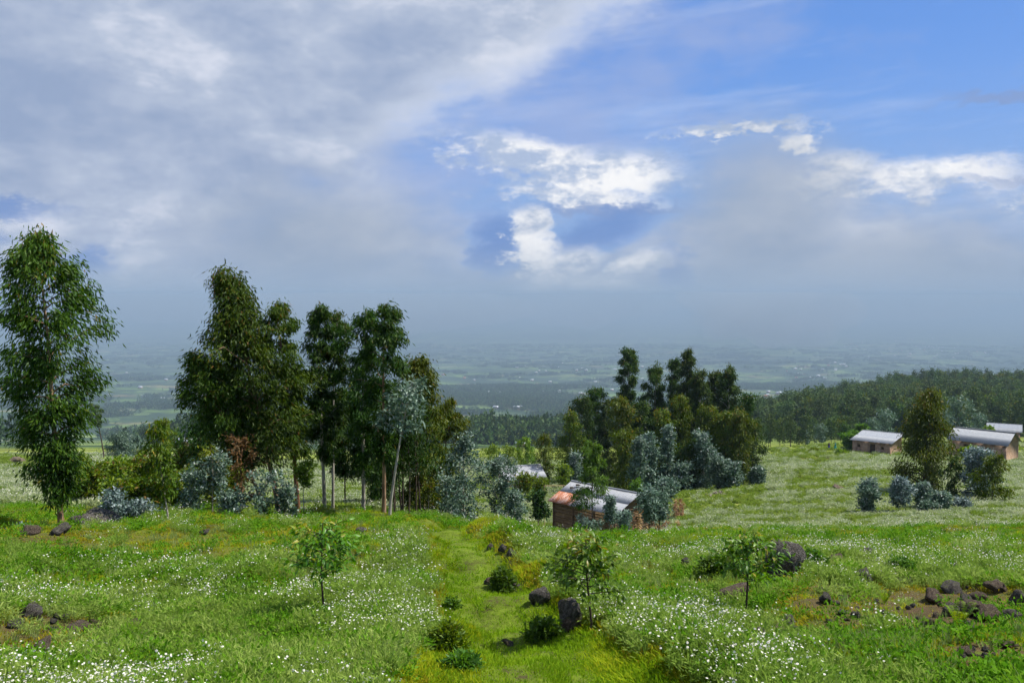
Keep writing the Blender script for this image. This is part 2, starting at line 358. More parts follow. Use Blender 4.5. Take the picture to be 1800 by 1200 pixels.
exec_order = []
def blob(px, py, lst):
    w = np.zeros(len(px))
    for cx, cy_, rx, ry, s_ in lst: w = np.maximum(w, s_ * np.clip(1.6 - np.hypot((px - cx) / rx, (py - cy_) / ry) * 1.0, 0, 1))
    return w
BARE = [(95, 1100, 130, 24, 1), (30, 1130, 60, 26, .8), (110, 950, 120, 20, .6), (280, 955, 120, 20, .4), (1560, 1075, 150, 46, .95), (1680, 1080, 130, 52, 1), (1740, 1150, 120, 28, 1), (1470, 1060, 100, 40, .9), (1400, 1090, 60, 30, .6), (1370, 1000, 50, 40, .6), (1000, 1110, 30, 30, .6), (1140, 975, 60, 22, .7), (1330, 1030, 50, 26, .5), (1500, 985, 40, 14, .5), (890, 985, 22, 24, .5), (450, 965, 60, 9, .4), (360, 975, 50, 8, .5)]
def soil_at(x, y, z):
    px, py = to_px(np.c_[x, y, z]); return np.where((y > 4) & (y < 24), blob(px, py, BARE), 0)
# ------------------------------------------------------------------ ground sheet and path
ys = np.r_[np.linspace(-14, 3, 14), np.linspace(3.3, 26, 230), np.exp(np.linspace(math.log(26.3), math.log(160), 150)), np.exp(np.linspace(math.log(163), math.log(45000), 130))]
aa = np.linspace(-1, 1, 420); aa = np.sign(aa) * (np.abs(aa) * .62 + np.abs(aa) ** 4 * .68)
yy, a2 = np.meshgrid(ys, aa, indexing='ij'); xx = a2 * (yy + 16)
zz = height(xx, yy); nr, nc = yy.shape
idx = np.arange(nr * nc).reshape(nr, nc)
F = np.stack([idx[:-1, :-1], idx[:-1, 1:], idx[1:, 1:], idx[1:, :-1]], -1).reshape(-1, 4)
g = link('ground', mesh('ground', np.stack([xx, yy, zz], -1).reshape(-1, 3), F, M['ground'], True, soil_at(xx.ravel(), yy.ravel(), zz.ravel()))); g['kind'] = 'structure'
py_ = np.linspace(3.5, 17.5, 150); po = np.linspace(-1, 1, 13)
P0, O0 = np.meshgrid(py_, po, indexing='ij'); wob = 1 + .35 * vnoise(P0, np.sign(O0) * 5, .6, 31)
X0 = np.interp(P0, PATH[:, 1], PATH[:, 0]) + O0 * wob * path_w(P0)
Z0 = height(X0, P0) + .012 - .05 * np.abs(O0) ** 6
idx = np.arange(P0.size).reshape(P0.shape)
F = np.stack([idx[:-1, :-1], idx[:-1, 1:], idx[1:, 1:], idx[1:, :-1]], -1).reshape(-1, 4)
g = link('path', mesh('path', np.stack([X0, P0, Z0], -1).reshape(-1, 3), F, M['path'], True)); g['kind'] = 'structure'
# ------------------------------------------------------------------ plant generators
def unit(a): return a / (np.linalg.norm(a, axis=-1, keepdims=True) + 1e-9)
def leafs(r, cent, outd, vb, n, sig, L, Wd, droop=.6, outw=.35, bend=.12, vs=.13):
    """kite-shaped leaves, two triangles each, hung around the cluster centres"""
    N = len(cent) * n
    c = np.repeat(cent, n, 0) + r.normal(size=(N, 3)) * np.asarray(sig)
    o = np.repeat(outd, n, 0)
    d = unit(unit(r.normal(size=(N, 3))) * (1 - droop) + np.array([0, 0, -1.]) * droop + o * outw)
    s = unit(np.cross(d, unit(r.normal(size=(N, 3))))); nn = np.cross(s, d)
    l = (L * r.uniform(.65, 1.3, N))[:, None]; w = (Wd * r.uniform(.7, 1.25, N))[:, None]
    V = np.stack([c, c + d * l * .42 + s * w * .5 + nn * w * .18, c + d * l - nn * l * bend, c + d * l * .42 - s * w * .5 + nn * w * .18], 1)
    v = np.clip(np.repeat(vb, n) + r.normal(size=N) * vs, 0, 1)
    return V.reshape(-1, 3), np.arange(N * 4).reshape(-1, 4), np.repeat(v, 4)
def grow(seed, H, prof, lean=(0, 0), rad=.05, base=.15, limbs=40, twigs=5, nleaf=14, leaf=(.12, .028), droop=.6, rise=.6, sig=.11, young=.15, wob=.03, outw=.35, stems=1, tw=True, ks=7, vs=.14):
    """tapered trunk with limbs, and a leaf mesh; prof = [(height fraction, crown radius in metres)]"""
    r = np.random.default_rng(seed); B = MB(); cents = []; hol = r.uniform(0, 6.28, 3); outs = []; vb = []
    prof = sorted(prof); pf = np.array(prof)
    s = np.linspace(0, 1, 12)
    def trunk_at(q):
        q = np.asarray(q, float)
        ph = seed * 1.7
        return np.stack([lean[0] * q ** 1.15 + wob * H * .3 * np.sin(q * 5 + ph) * q, lean[1] * q ** 1.15 + wob * H * .3 * np.sin(q * 4.1 + ph * 2) * q, H * q], -1)
    for k in range(stems):
        off = np.zeros(3) if stems == 1 else np.r_[r.normal(size=2) * rad * 2.2, 0]
        sp_ = off * 4 * s[:, None] + trunk_at(s) + off
        rr = rad * .62 * (1 - .88 * s) + .004
        rr[0] *= 1.3; sp_[0, 2] -= .25
        B.tube(sp_, rr / (1 if stems == 1 else 1.8), k=ks)
    for k in range(limbs):
        q = base + (.97 - base) * (k + r.uniform()) / limbs
        R_ = np.interp(q, pf[:, 0], pf[:, 1]) * (r.uniform(.45, 1.0) if r.uniform() < .7 else r.uniform(.9, 1.16))
        a = k * 2.39996 + r.normal() * .5
        R_ *= .82 + .3 * math.sin(q * 9 + hol[0] + math.sin(a + hol[1]) * 1.5)
        o = np.array([math.cos(a), math.sin(a), 0])
        p0 = trunk_at(q); up = rise * r.uniform(.5, 1.3) * R_
        sg = np.linspace(0, 1, 5)[:, None]
        lp = p0 + o * R_ * sg + np.array([0, 0, 1.]) * up * (sg ** .8 - .25 * sg ** 3)
        lp[1:-1] += r.normal(size=(3, 3)) * R_ * .05
        if tw: B.tube(lp, np.linspace(max(rad * .42 * (1 - q * .75), .006), .003, 5), k=4)
        for j in range(twigs):
            u = 1.03 - .75 * r.uniform() ** 1.5; ip = np.clip(u, 0, 1) * 4; i0 = min(int(ip), 3)
            pt = lp[i0] + (lp[i0 + 1] - lp[i0]) * (ip - i0)
            c = pt + r.normal(size=3) * np.array([.11, .11, .09]) * (R_ * .9 + .1)
            cents.append(c); oo = c - p0; oo[2] *= .3; outs.append(oo)
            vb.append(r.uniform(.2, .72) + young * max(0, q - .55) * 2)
    q = r.uniform(.9, 1.0, max(3, limbs // 8))                      # leader
    tp = trunk_at(q) + r.normal(size=(len(q), 3)) * np.interp(.97, pf[:, 0], pf[:, 1]) * .4
    cents = np.r_[np.array(cents), tp]; outs = unit(np.r_[np.array(outs), r.normal(size=tp.shape)]); vb = np.r_[vb, np.full(len(q), .6 + young)]
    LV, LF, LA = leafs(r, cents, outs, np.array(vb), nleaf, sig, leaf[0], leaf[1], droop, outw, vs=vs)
    return B, LV, LF, LA
def plant(name, label, cat, base, grown, lm, bm, group=None, parts=('trunk', 'crown')):
    B, LV, LF, LA = grown
    t_ = thing(name, label, cat, base, 0, group)
    link(parts[0], B.me(parts[0], M[bm], True), t_)
    link(parts[1], mesh(parts[1], LV, LF, M[lm], False, LA), t_)
    return t_
def base_at(px, d, py=None):
    x = float(x_of(px, py or 800, d)); return Vector((x, d, gz(x, d) - .03))
LG = 'eucalyptus trees of the left grove'
def tree(name, label, px, d, top, prof, lm='euc', bm='bark', lean=0, rad_px=None, group=None, cat='tree', parts=('trunk', 'crown'), seed=None, leaf=None, dens=1., dy=0., **k):
    """prof = [(photo row, crown radius in photo pixels)]; all turned into metres at distance d"""
    b = base_at(px, d); s = d / FPX; ztop = -float(t_of_py(top)) * d; H = ztop - b.z
    pyb = (to_px(np.array([b]))[1])[0]
    fat = 1.2 if group == LG else 1.
    pf = [((pyb - py) / (pyb - top), rp * s * fat) for py, rp in prof]
    lo = min(p[0] for p in pf); seed = seed or int(px * 7 + d * 13)
    rm = max(p[1] for p in pf); area = rm * H * (1 - lo)
    leaf = leaf or (max(.13, d * .0030), max(.034, d * .00085))
    nl = int(np.clip(area * 6 * dens, 14, 50)); k.setdefault('twigs', 9); k.setdefault('limbs', nl)
    ncl = k['limbs'] * k['twigs']
    k.setdefault('nleaf', int(np.clip(area * 8.5 * dens / (leaf[0] * leaf[1]) / ncl, 8, 64)))
    k.setdefault('sig', max(.08, rm * .095)); k.setdefault('base', max(.03, lo - .02))
    g_ = grow(seed, H, pf, (lean * s, dy), rad_px * s * .85 if rad_px else H * .009 + .006, leaf=leaf, **k)
    return plant(name, label, cat, b, g_, lm, bm, group, parts)
def copy_tree(o):
    c = o.copy(); COL.objects.link(c)
    for ch in o.children:
        q = ch.copy(); COL.objects.link(q); q.parent = c
    return c

# ------------------------------------------------------------------ the left hand trees
tree('eucalyptus_tree', 'big lone eucalyptus with hanging leaves at the left edge, bare lower trunk', 105, 17.4, 404,
     [(406, 5), (425, 20), (450, 34), (480, 50), (520, 68), (560, 88), (650, 112), (750, 92), (820, 58), (862, 26)], lean=-32, rad_px=9, young=.2, leaf=(.13, .031), limbs=54, twigs=11, dens=1.5, seed=3)
tree('eucalyptus_tree', 'tallest pointed eucalyptus of the left grove, trunk leaning left', 492, 23, 476,
     [(478, 4), (505, 14), (540, 22), (575, 30), (605, 46), (650, 74), (700, 88), (750, 84), (800, 62)], lean=-97, rad_px=9, bm='bark', young=.2, group=LG, limbs=58, twigs=10, dens=1.6)
tree('eucalyptus_tree', 'short eucalyptus leaning far left in front of the tall pointed one', 470, 22.6, 618,
     [(625, 16), (660, 34), (700, 50), (740, 62), (780, 55), (810, 34)], lean=-130, rad_px=6, bm='bark_red', group=LG, dens=1.6)
tree('eucalyptus_tree', 'eucalyptus with red-brown trunk, second tall one in the left grove', 524, 23.5, 534,
     [(536, 4), (555, 18), (580, 32), (615, 42), (680, 48), (740, 46), (790, 36)], lean=-34, rad_px=8, bm='bark_red', lm='euc', group=LG, dens=1.5)
tree('eucalyptus_tree', 'slim eucalyptus with pale straight trunk, middle of the left grove', 570, 25, 528,
     [(530, 3), (555, 15), (580, 25), (620, 36), (700, 42), (760, 34), (800, 20)], lean=-9, rad_px=6.5, bm='bark_pale', lm='euc_dark', group=LG, dens=1.5)
tree('eucalyptus_tree', 'thinner pale eucalyptus close beside the slim one in the left grove', 584, 25.4, 546,
     [(552, 7), (580, 20), (640, 28), (720, 32), (780, 20)], lean=9, rad_px=5, bm='bark_pale', lm='euc_dark', group=LG, dens=1.5)
tree('eucalyptus_tree', 'eucalyptus with several pale branches right of the middle of the left grove', 638, 24.5, 543,
     [(545, 4), (565, 18), (590, 34), (640, 44), (720, 44), (780, 36), (820, 22)], lean=5, rad_px=6.5, bm='bark_pale', lm='euc_dark', group=LG, dens=1.5)
tree('eucalyptus_tree', 'tall eucalyptus with tan trunk, rightmost tall one of the left grove', 674, 22.4, 534,
     [(536, 3), (560, 16), (585, 30), (620, 42), (700, 44), (760, 38), (800, 22)], lean=5, rad_px=7, bm='bark', lm='euc_dark', group=LG, dens=1.5)
tree('eucalyptus_tree', 'silver-leaved eucalyptus leaning right out of the left grove', 683, 21.6, 672,
     [(680, 20), (700, 36), (735, 42), (765, 30)], lean=42, rad_px=5, bm='bark_pale', lm='silver', group=LG, droop=.25, leaf=(.13, .05))
tree('eucalyptus_tree', 'yellowish olive eucalyptus at the right end of the left grove', 742, 27, 626,
     [(628, 4), (645, 16), (670, 32), (720, 44), (790, 48), (850, 42), (895, 26)], lean=-6, rad_px=6, lm='euc_olive', bm='bark_dark', group=LG, dens=1.7)
tree('eucalyptus_tree', 'low olive eucalyptus beside the path end, last of the left grove', 786, 30, 700,
     [(706, 9), (740, 26), (800, 33), (860, 32), (900, 24)], lean=-2, lm='euc_olive', bm='bark_dark', group=LG, dens=1.7)
tree('eucalyptus_tree', 'dark low eucalyptus behind the pale trunks of the left grove', 606, 31, 690,
     [(700, 20), (740, 44), (790, 52), (835, 40)], lm='euc_dark', bm='bark_dark', group=LG, dens=1.7)
tree('eucalyptus_tree', 'dark shaded eucalyptus behind the tan trunk of the left grove', 668, 31, 680,
     [(690, 22), (740, 52), (800, 54), (850, 44), (880, 30)], lm='euc_dark', bm='bark_dark', group=LG, dens=1.7)
tree('eucalyptus_tree', 'shaded eucalyptus hidden behind the leaning trunks of the left grove', 400, 29, 640,
     [(650, 16), (700, 50), (760, 66), (820, 62), (850, 40)], lm='euc_dark', bm='bark_dark', group=LG, dens=1.7)
# coppiced thicket of thin dark poles
b = base_at(708, 23.5); t_ = thing('eucalyptus_thicket', 'thicket of thin dark bare poles under a shaded crown in the left grove', 'thicket', b)
r = np.random.default_rng(5)
for k in range(9):
    x0 = (k - 4) * .1 + r.normal() * .04; y0 = r.normal() * .3
    top = np.array([x0 * 1.3 + r.normal() * .1, y0, 2.5]); s_ = np.linspace(0, 1, 6)[:, None]
    pts = np.array([x0, y0, gz(b.x + x0, b.y + y0) - b.z - .05]) * (1 - s_) + top * s_ + np.c_[np.sin(s_ * 4 + k) * .03, np.zeros((6, 2))]
    link('stem', MB().tube(pts, np.linspace(.028, .014, 6), k=6).me('stem', M['bark_dark'], True), t_)
cc = np.c_[r.normal(size=150) * .42, r.normal(size=150) * .4, r.uniform(1.35, 3.1, 150)]
LV, LF, LA = leafs(r, cc, unit(r.normal(size=cc.shape)), r.uniform(.1, .5, 150), 26, .14, .14, .034)
link('crown', mesh('crown', LV, LF, M['euc_dark'], False, LA), t_)

# silver and other shrubs in front of the left grove
SG = 'silver eucalyptus shrubs of the left grove'
def shrub(label, px, d, top, prof, lm='silver', group=None, name='silver_shrub', **k):
    k.setdefault('droop', .15); k.setdefault('leaf', (max(.085, d * .0032), max(.045, d * .0017))); k.setdefault('rise', .9); k.setdefault('outw', .6)
    k.setdefault('dens', .72); k.setdefault('bm', 'bark_pale'); k.setdefault('sig', max(.06, d * .0022)); k.setdefault('wob', .08); k.setdefault('vs', .26)
    return tree(name, label, px, d, top, prof, lm=lm, group=group, cat='shrub', parts=('stem', 'foliage'), **k)
shrub('mop-headed silver eucalyptus shrub on a thin stem, left of the leaning trunk', 372, 20.6, 806, [(810, 20), (830, 36), (855, 38), (868, 26)], group=SG)
shrub('small silver shrub low at the feet of the mop-headed one', 334, 20.4, 832, [(836, 14), (850, 22), (880, 26), (905, 22), (918, 14)], group=SG)
shrub('round silver shrub in front of the leaning tan trunk', 458, 20.2, 836, [(840, 22), (860, 36), (885, 36), (908, 24)], lean=10, group=SG)
shrub('small grey-green shrub right of the round silver one', 500, 20.4, 858, [(862, 12), (880, 20), (905, 18)], group=SG)
shrub('small grey shrub between the mop-headed and the round silver one', 405, 20, 870, [(874, 14), (895, 24), (915, 20)], group=SG)
shrub('low bluish silver shrub on the brow right of the lone tree', 205, 19.2, 872, [(876, 10), (895, 24), (912, 30), (922, 24)], lm='blue', lean=-14)
shrub('low spreading bluish shrub beside the bluish silver one', 240, 19.3, 890, [(893, 12), (908, 24), (922, 26)], lm='blue')
shrub('tiny blue-grey seedling on a stump near the left edge', 32, 15.6, 938, [(940, 8), (948, 12), (956, 8)], lm='blue', limbs=12)
shrub('rusty shrub of dead leaves among the leaning trunks', 425, 22, 770, [(776, 16), (800, 30), (840, 34), (880, 22)], lm='rust', name='dead_leaf_shrub', bm='bark_red', droop=.4, dens=.5)
shrub('small yellow-green bush at the foot of the red-brown trunk', 533, 22.5, 816, [(820, 12), (835, 16), (850, 10)], lm='lime', name='leafy_shrub', dens=.7)
for px, d, top, rr, lm, lab in ((330, 30, 785, 62, 'bush', 'tallest bush of the left hedge, beside the grove'), (262, 29, 812, 55, 'bush', 'wide bush in the middle of the left hedge'), (205, 29, 816, 40, 'lime', 'yellow-green bush of the left hedge'),
                           (155, 27, 828, 46, 'bush', 'brownish bush of the left hedge behind the lone tree'), (300, 25, 845, 45, 'bush', 'dark low bush in front of the left hedge'), (225, 25, 855, 40, 'bush', 'low bush in front of the left hedge near the bluish shrub'), (125, 34, 810, 40, 'lime', 'far green bush at the left end of the hedge'), (385, 27, 800, 40, 'bush', 'green bush behind the mop-headed silver shrub')):
    py = to_px(np.array([base_at(px, d)]))[1][0]
    shrub(lab, px, d, top, [(top + 4, rr * .45), (top + (py - top) * .3, rr * .85), (top + (py - top) * .65, rr), (py - 6, rr * .9)], lm=lm, name='hedge_bush', group='bushes of the left hedge', bm='bark_dark', dens=1.0, leaf=(.13, .06), limbs=60)
tree('young_eucalyptus', 'thin young eucalyptus with pale stem on the brow left of the grove', 294, 18.4, 744, [(750, 8), (775, 24), (800, 30), (840, 26), (865, 10)], lean=-24, rad_px=2.6, lm='euc_olive', bm='bark_pale', dens=.8)
tree('young_eucalyptus', 'pointed green young tree behind the left hedge', 290, 45, 733, [(738, 5), (760, 16), (790, 24), (815, 22)], lm='bush', bm='bark_dark')
tree('bare_stemmed_tree', 'lone slender tree with a small flat crown beyond the left hedge', 184, 92, 708, [(712, 14), (722, 20), (735, 16), (745, 6)], lean=-16, rad_px=2.6, lm='far', bm='bark_dark', dens=.5, limbs=18, rise=.2)
tree('silver_tree', 'pale silver tree far beyond the left hedge', 212, 110, 764, [(768, 14), (785, 26), (800, 28), (812, 20)], lm='silver', bm='bark_dark')
tree('silver_tree', 'smaller pale tree beside the silver one beyond the left hedge', 240, 115, 766, [(770, 12), (790, 20), (810, 18)], lm='silver', bm='bark_dark')

# ------------------------------------------------------------------ silver bushes right of the path and the trees round the huts
PG = 'silver shrubs beyond the path'
shrub('tall silver shrub at the far end of the path', 816, 25, 768, [(772, 10), (800, 26), (850, 44), (900, 46), (930, 30)], group=PG, limbs=60)
shrub('broad blue-silver shrub between the path and the mud hut', 880, 26, 806, [(810, 14), (840, 32), (880, 42), (915, 40), (935, 26)], group=PG, limbs=60, lm='silver')
shrub('low grey-green shrub at the left foot of the tall silver shrub', 786, 24, 842, [(846, 14), (875, 30), (905, 34), (930, 22)], group=PG)
shrub('dark green bush beside the end of the path', 752, 25.5, 850, [(855, 14), (875, 24), (900, 26), (915, 20)], lm='bush', name='leafy_shrub')
shrub('small silver shrub at the right foot of the broad one', 905, 24.5, 862, [(866, 8), (890, 16), (915, 18)], group=PG)
HG = 'trees around the white-roofed hut'
tree('broadleaf_tree', 'yellow-green tree left of the white-roofed hut', 868, 84, 782, [(786, 8), (800, 22), (820, 28), (838, 22)], lm='lime', bm='bark_dark', group=HG)
tree('broadleaf_tree', 'pointed lime-green tree behind the white-roofed hut', 924, 92, 770, [(774, 6), (790, 16), (808, 24), (825, 22)], lm='lime', bm='bark_dark', group=HG)
tree('broadleaf_tree', 'lime-green tree behind the left end of the white roof', 898, 90, 784, [(787, 8), (800, 18), (818, 24)], lm='lime', bm='bark_dark', group=HG)
tree('eucalyptus_tree', 'dark drooping tree over the right end of the white roof', 958, 78, 764, [(768, 7), (785, 18), (810, 26), (832, 24), (845, 12)], lm='euc_olive', bm='bark_dark', group=HG)
shrub('bright green bush between the two huts', 990, 76, 820, [(824, 8), (836, 18), (850, 18)], lm='lime', name='leafy_shrub')
shrub('olive green bush below the white roof', 922, 70, 838, [(841, 12), (852, 24), (866, 22)], lm='bush', name='leafy_shrub')
shrub('small green bush in the yard beside the metal frame', 948, 64, 842, [(845, 6), (858, 11), (872, 9)], lm='lime', name='leafy_shrub')
tree('broadleaf_tree', 'round dark glossy tree in front of the left end of the mud hut', 946, 44.5, 862, [(866, 12), (880, 21), (900, 24), (914, 15)], lm='avo', bm='bark', rad_px=2.6, droop=.3, leaf=(.2, .085))
tree('feathery_tree', 'bright feathery green tree on a thin trunk in front of the mud hut', 1042, 43.5, 776, [(780, 6), (800, 20), (825, 32), (850, 34), (872, 20)], lm='bright', bm='bark_dark', rad_px=2.8, dens=1.0, droop=.5, leaf=(.2, .045))
tree('young_eucalyptus', 'small dark-leaved tree standing before the tin roof', 1022, 41.5, 856, [(860, 10), (870, 24), (882, 28), (890, 14)], lm='euc_dark', bm='bark_dark', rad_px=1.6, dens=.7, limbs=20, rise=.2)
shrub('small blue-green sapling before the right end of the tin roof', 1072, 40.5, 872, [(875, 5), (890, 10), (903, 12), (915, 6)], name='silver_sapling', limbs=16, dens=.5)
shrub('low blue-green shrub at the foot of the mud wall', 1030, 43, 920, [(922, 12), (930, 20), (940, 20)], name='silver_shrub', limbs=24)
shrub('rounded blue-green sapling beside the right wall of the mud hut', 1098, 44, 904, [(907, 8), (918, 14), (930, 8)], limbs=20)
YG = 'pair of pale saplings right of the mud hut'
tree('young_eucalyptus', 'pale grey-green sapling on a thin stem, left of the pair right of the hut', 1142, 21.5, 860, [(864, 5), (878, 14), (895, 16), (908, 8)], lm='silver', bm='bark_dark', rad_px=1.6, droop=.3, dens=.3, limbs=16, nleaf=7)
tree('young_eucalyptus', 'pale grey-green sapling on a thin stem, right of the pair right of the hut', 1160, 21.8, 866, [(870, 5), (884, 13), (900, 15), (910, 8)], lm='silver', bm='bark_dark', rad_px=1.6, droop=.3, dens=.3, limbs=16, nleaf=7)

# ------------------------------------------------------------------ the grove in the middle
CG = 'eucalyptus trees of the middle grove'
mid = [(1020, 92, 698, 26, 'euc_dark', 'dark eucalyptus at the left end of the middle grove'), (1042, 95, 683, 27, 'euc_dark', 'taller dark eucalyptus near the left end of the middle grove'), (1000, 88, 724, 22, 'euc_olive', 'lowest leftmost eucalyptus of the middle grove'), (1062, 93, 704, 17, 'euc_dark', 'narrow dark eucalyptus, right of the left end of the middle grove'),
       (1106, 96, 610, 21, 'euc_dark', 'tallest slender eucalyptus on the left of the middle grove'), (1092, 84, 698, 27, 'euc_olive', 'olive eucalyptus below the tallest slender one of the middle grove'), (1124, 90, 706, 20, 'euc_dark', 'dark lower eucalyptus beside the tallest slender one'),
       (1150, 94, 644, 27, 'euc_dark', 'round-topped dark eucalyptus in the middle grove'), (1182, 96, 628, 13, 'euc_dark', 'thin wispy eucalyptus between two broad crowns of the middle grove'), (1212, 94, 613, 22, 'euc_dark', 'tall eucalyptus on the right of the middle grove, two-stepped crown'), (1232, 92, 652, 27, 'euc_dark', 'broad dark eucalyptus on the right of the middle grove'),
       (1256, 95, 652, 18, 'euc_dark', 'narrow eucalyptus left of the rightmost tall crown'), (1282, 93, 645, 24, 'euc_dark', 'rightmost tall dark eucalyptus of the middle grove'), (1304, 90, 692, 16, 'euc_dark', 'small dark eucalyptus leaning right at the right shoulder of the middle grove'),
       (1195, 85, 694, 22, 'euc_olive', 'olive pointed eucalyptus in the front of the middle grove'), (1164, 83, 722, 26, 'euc_olive', 'brownish olive eucalyptus in the front of the middle grove'), (1246, 84, 716, 26, 'euc_olive', 'olive eucalyptus under the broad dark crown of the middle grove'), (1272, 83, 724, 30, 'euc_olive', 'wide olive eucalyptus on the right front of the middle grove'),
       (1302, 82, 726, 30, 'euc_olive', 'wide olive eucalyptus reaching the ground at the right end of the middle grove'), (1322, 86, 738, 22, 'euc_dark', 'last dark eucalyptus at the right end of the middle grove'), (1098, 76, 760, 27, 'euc_olive', 'rust-tinted young eucalyptus before the middle grove, behind the tin roof'), (1140, 80, 790, 24, 'euc_olive', 'short dull eucalyptus in the front row of the middle grove'), (1220, 80, 775, 30, 'euc_dark', 'short dark eucalyptus in the front row of the middle grove')]
for px, d, top, rr, lm, lab in mid:
    bp = to_px(np.array([base_at(px, d)]))[1][0]; hh = bp - top
    tall = top < 660
    pf = [(top + 2, rr * .25), (top + hh * .06, rr * .55), (top + hh * .16, rr * .85), (top + hh * .35, rr), (top + hh * .6, rr * 1.0), (top + hh * .82, rr * .9), (bp - 10, rr * .7)]
    if rr < 15: pf = [(top + 4, 6), (top + 18, 9), (top + 30, 7), (top + 50, 14), (top + hh * .5, 14), (top + hh * .8, 10)]
    tree('eucalyptus_tree', lab, px, d, top, pf, lm=lm, bm='bark_pale' if tall else 'bark_dark', group=CG, lean=14 if 'leaning' in lab else (px % 7 - 3), leaf=(.27, .08), dens=2.6 if tall else 1.7, young=.2, limbs=48, twigs=9, rise=.9, sig=.19)
for px, d, top, rr, lab in ((1142, 78, 762, 15, 'slim silver shrub before the middle grove, leftmost silver one'), (1172, 79, 748, 17, 'tall silver shrub in the middle grove under the thin wispy tree'), (1236, 79, 762, 25, 'largest silver shrub of the middle grove'), (1262, 77, 806, 21, 'broad silver shrub at the right foot of the middle grove'),
                            (1284, 77, 818, 18, 'silver shrub right of the broad one at the foot of the middle grove'), (1196, 78, 820, 19, 'low silver shrub at the foot of the middle grove'), (1332, 80, 826, 13, 'last silver shrub at the right end of the middle grove'), (1120, 74, 770, 14, 'silver shrub behind the rust-tinted young tree'), (1010, 80, 800, 14, 'grey silver shrub left of the feathery tree'), (1172, 70, 845, 16, 'low grey shrub beside the dried maize')):
    bp = to_px(np.array([base_at(px, d)]))[1][0]; hh = bp - top
    shrub(lab, px, d, top, [(top + 3, rr * .3), (top + hh * .2, rr * .7), (top + hh * .5, rr), (top + hh * .8, rr), (bp - 5, rr * .6)], group='silver shrubs of the middle grove', limbs=40, leaf=(.26, .13))

# ------------------------------------------------------------------ right slope trees
tree('eucalyptus_tree', 'big dark eucalyptus in front of the houses on the right slope', 1628, 66, 688, [(690, 5), (712, 20), (740, 38), (770, 56), (805, 64), (840, 54), (866, 30)], lm='euc_olive', bm='bark_dark', rad_px=5, leaf=(.26, .075), dens=1.5, limbs=56, twigs=10, young=.2)
RG = 'shrubs below the big tree on the right slope'
shrub('dark blue-silver tree right of the big eucalyptus on the right slope', 1716, 62, 792, [(796, 10), (815, 26), (850, 32), (885, 30), (905, 18)], lm='blue', leaf=(.24, .12), group=RG, limbs=46)
tree('eucalyptus_tree', 'olive rounded young eucalyptus at the right of the slope, below the gabled house', 1746, 59, 802, [(806, 12), (825, 28), (855, 34), (885, 30), (900, 14)], lm='euc_olive', bm='bark_dark', leaf=(.24, .07), dens=1.1)
tree('eucalyptus_tree', 'dark eucalyptus with thin bare stems between the big one and the blue-silver tree', 1678, 63, 806, [(810, 12), (830, 28), (855, 30), (872, 14)], lm='euc_dark', bm='bark_dark', leaf=(.24, .07), stems=4, dens=.9)
for px, d, top, rr, lm, lab in ((1527, 55, 846, 21, 'silver', 'leftmost bushy silver shrub on the right slope'), (1584, 54, 843, 20, 'blue', 'silver shrub with a pale trunk on the right slope'), (1624, 56, 852, 13, 'silver', 'narrow silver shrub under the big eucalyptus'), (1656, 54, 870, 17, 'silver', 'low wide silver shrub right of the narrow one'), (1694, 55, 884, 11, 'blue', 'smallest blue-grey shrub below the dark stems'), (1634, 53.5, 890, 12, 'silver', 'low grey shrub in front of the narrow silver one')):
    bp = to_px(np.array([base_at(px, d)]))[1][0]; hh = bp - top
    shrub(lab, px, d, top, [(top + 1, rr * .2), (top + hh * .15, rr * .5), (top + hh * .35, rr * .9), (top + hh * .6, rr * 1.15), (top + hh * (.72 if 'pale trunk' in lab else .88), rr * .8)], lm=lm, group=RG, limbs=40, leaf=(.2, .1))
for px, d, top, rr, lm, lab in ((1496, 138, 762, 18, 'bright', 'bright round tree left of the small house on the right'), (1512, 146, 746, 14, 'bright', 'darker round tree behind the bright one'), (1702, 112, 790, 14, 'lime', 'bright bush beside the long wall of the gabled house'), (1738, 158, 752, 16, 'lime', 'bright flat bush left of the farthest house'), (1480, 128, 796, 7, 'lime', 'small bush on the terrace left of the bright round tree'), (1430, 142, 794, 6, 'bush', 'tiny dark bush near the two people')):
    bp = to_px(np.array([base_at(px, d)]))[1][0]; hh = max(bp - top, 6)
    tree('broadleaf_tree' if rr > 13 else 'small_bush', lab, px, d, top, [(top + 2, rr * .5), (top + hh * .3, rr), (top + hh * .7, rr * .95), (bp - 2, rr * .5)], lm=lm, bm='bark_dark', leaf=(.5, .24), limbs=30, droop=.3, cat='tree' if rr > 13 else 'bush')
# ------------------------------------------------------------------ rocks
import bmesh
def rock_mesh(seed, mat_):
    r = np.random.default_rng(seed); bm = bmesh.new(); bmesh.ops.create_icosphere(bm, subdivisions=3, radius=1)
    V = np.array([v.co[:] for v in bm.verts]); F_ = np.array([[v.index for v in f.verts] for f in bm.faces]); bm.free()
    d = np.ones(len(V))
    for k in range(15):                                             # flat broken faces
        n = unit(r.normal(size=3)); c = r.uniform(.45, .82); pr = (V * d[:, None]) @ n
        d *= np.where(pr > c, c / np.maximum(pr, 1e-6), 1)
    for fq, am in ((2.2, .15), (5, .11), (11, .06)):
        o = r.uniform(0, 50, 3); P = V * fq
        d *= 1 + am * 2 * (vnoise(P[:, 0] + o[0] + P[:, 2] * .7, P[:, 1] + o[1] - P[:, 2] * .6, 1., seed) + vnoise(P[:, 2] + o[2], P[:, 0] * .8 + P[:, 1] * .5, 1., seed + 9)) * .7
    return mesh('rock', V * d[:, None], F_, M[mat_], False)
RM = [rock_mesh(100 + k, m_) for k, m_ in enumerate(['rock', 'rock', 'rock', 'rock_brown', 'rock', 'rock_brown'])]
PALE = rock_mesh(120, 'rock_pale')
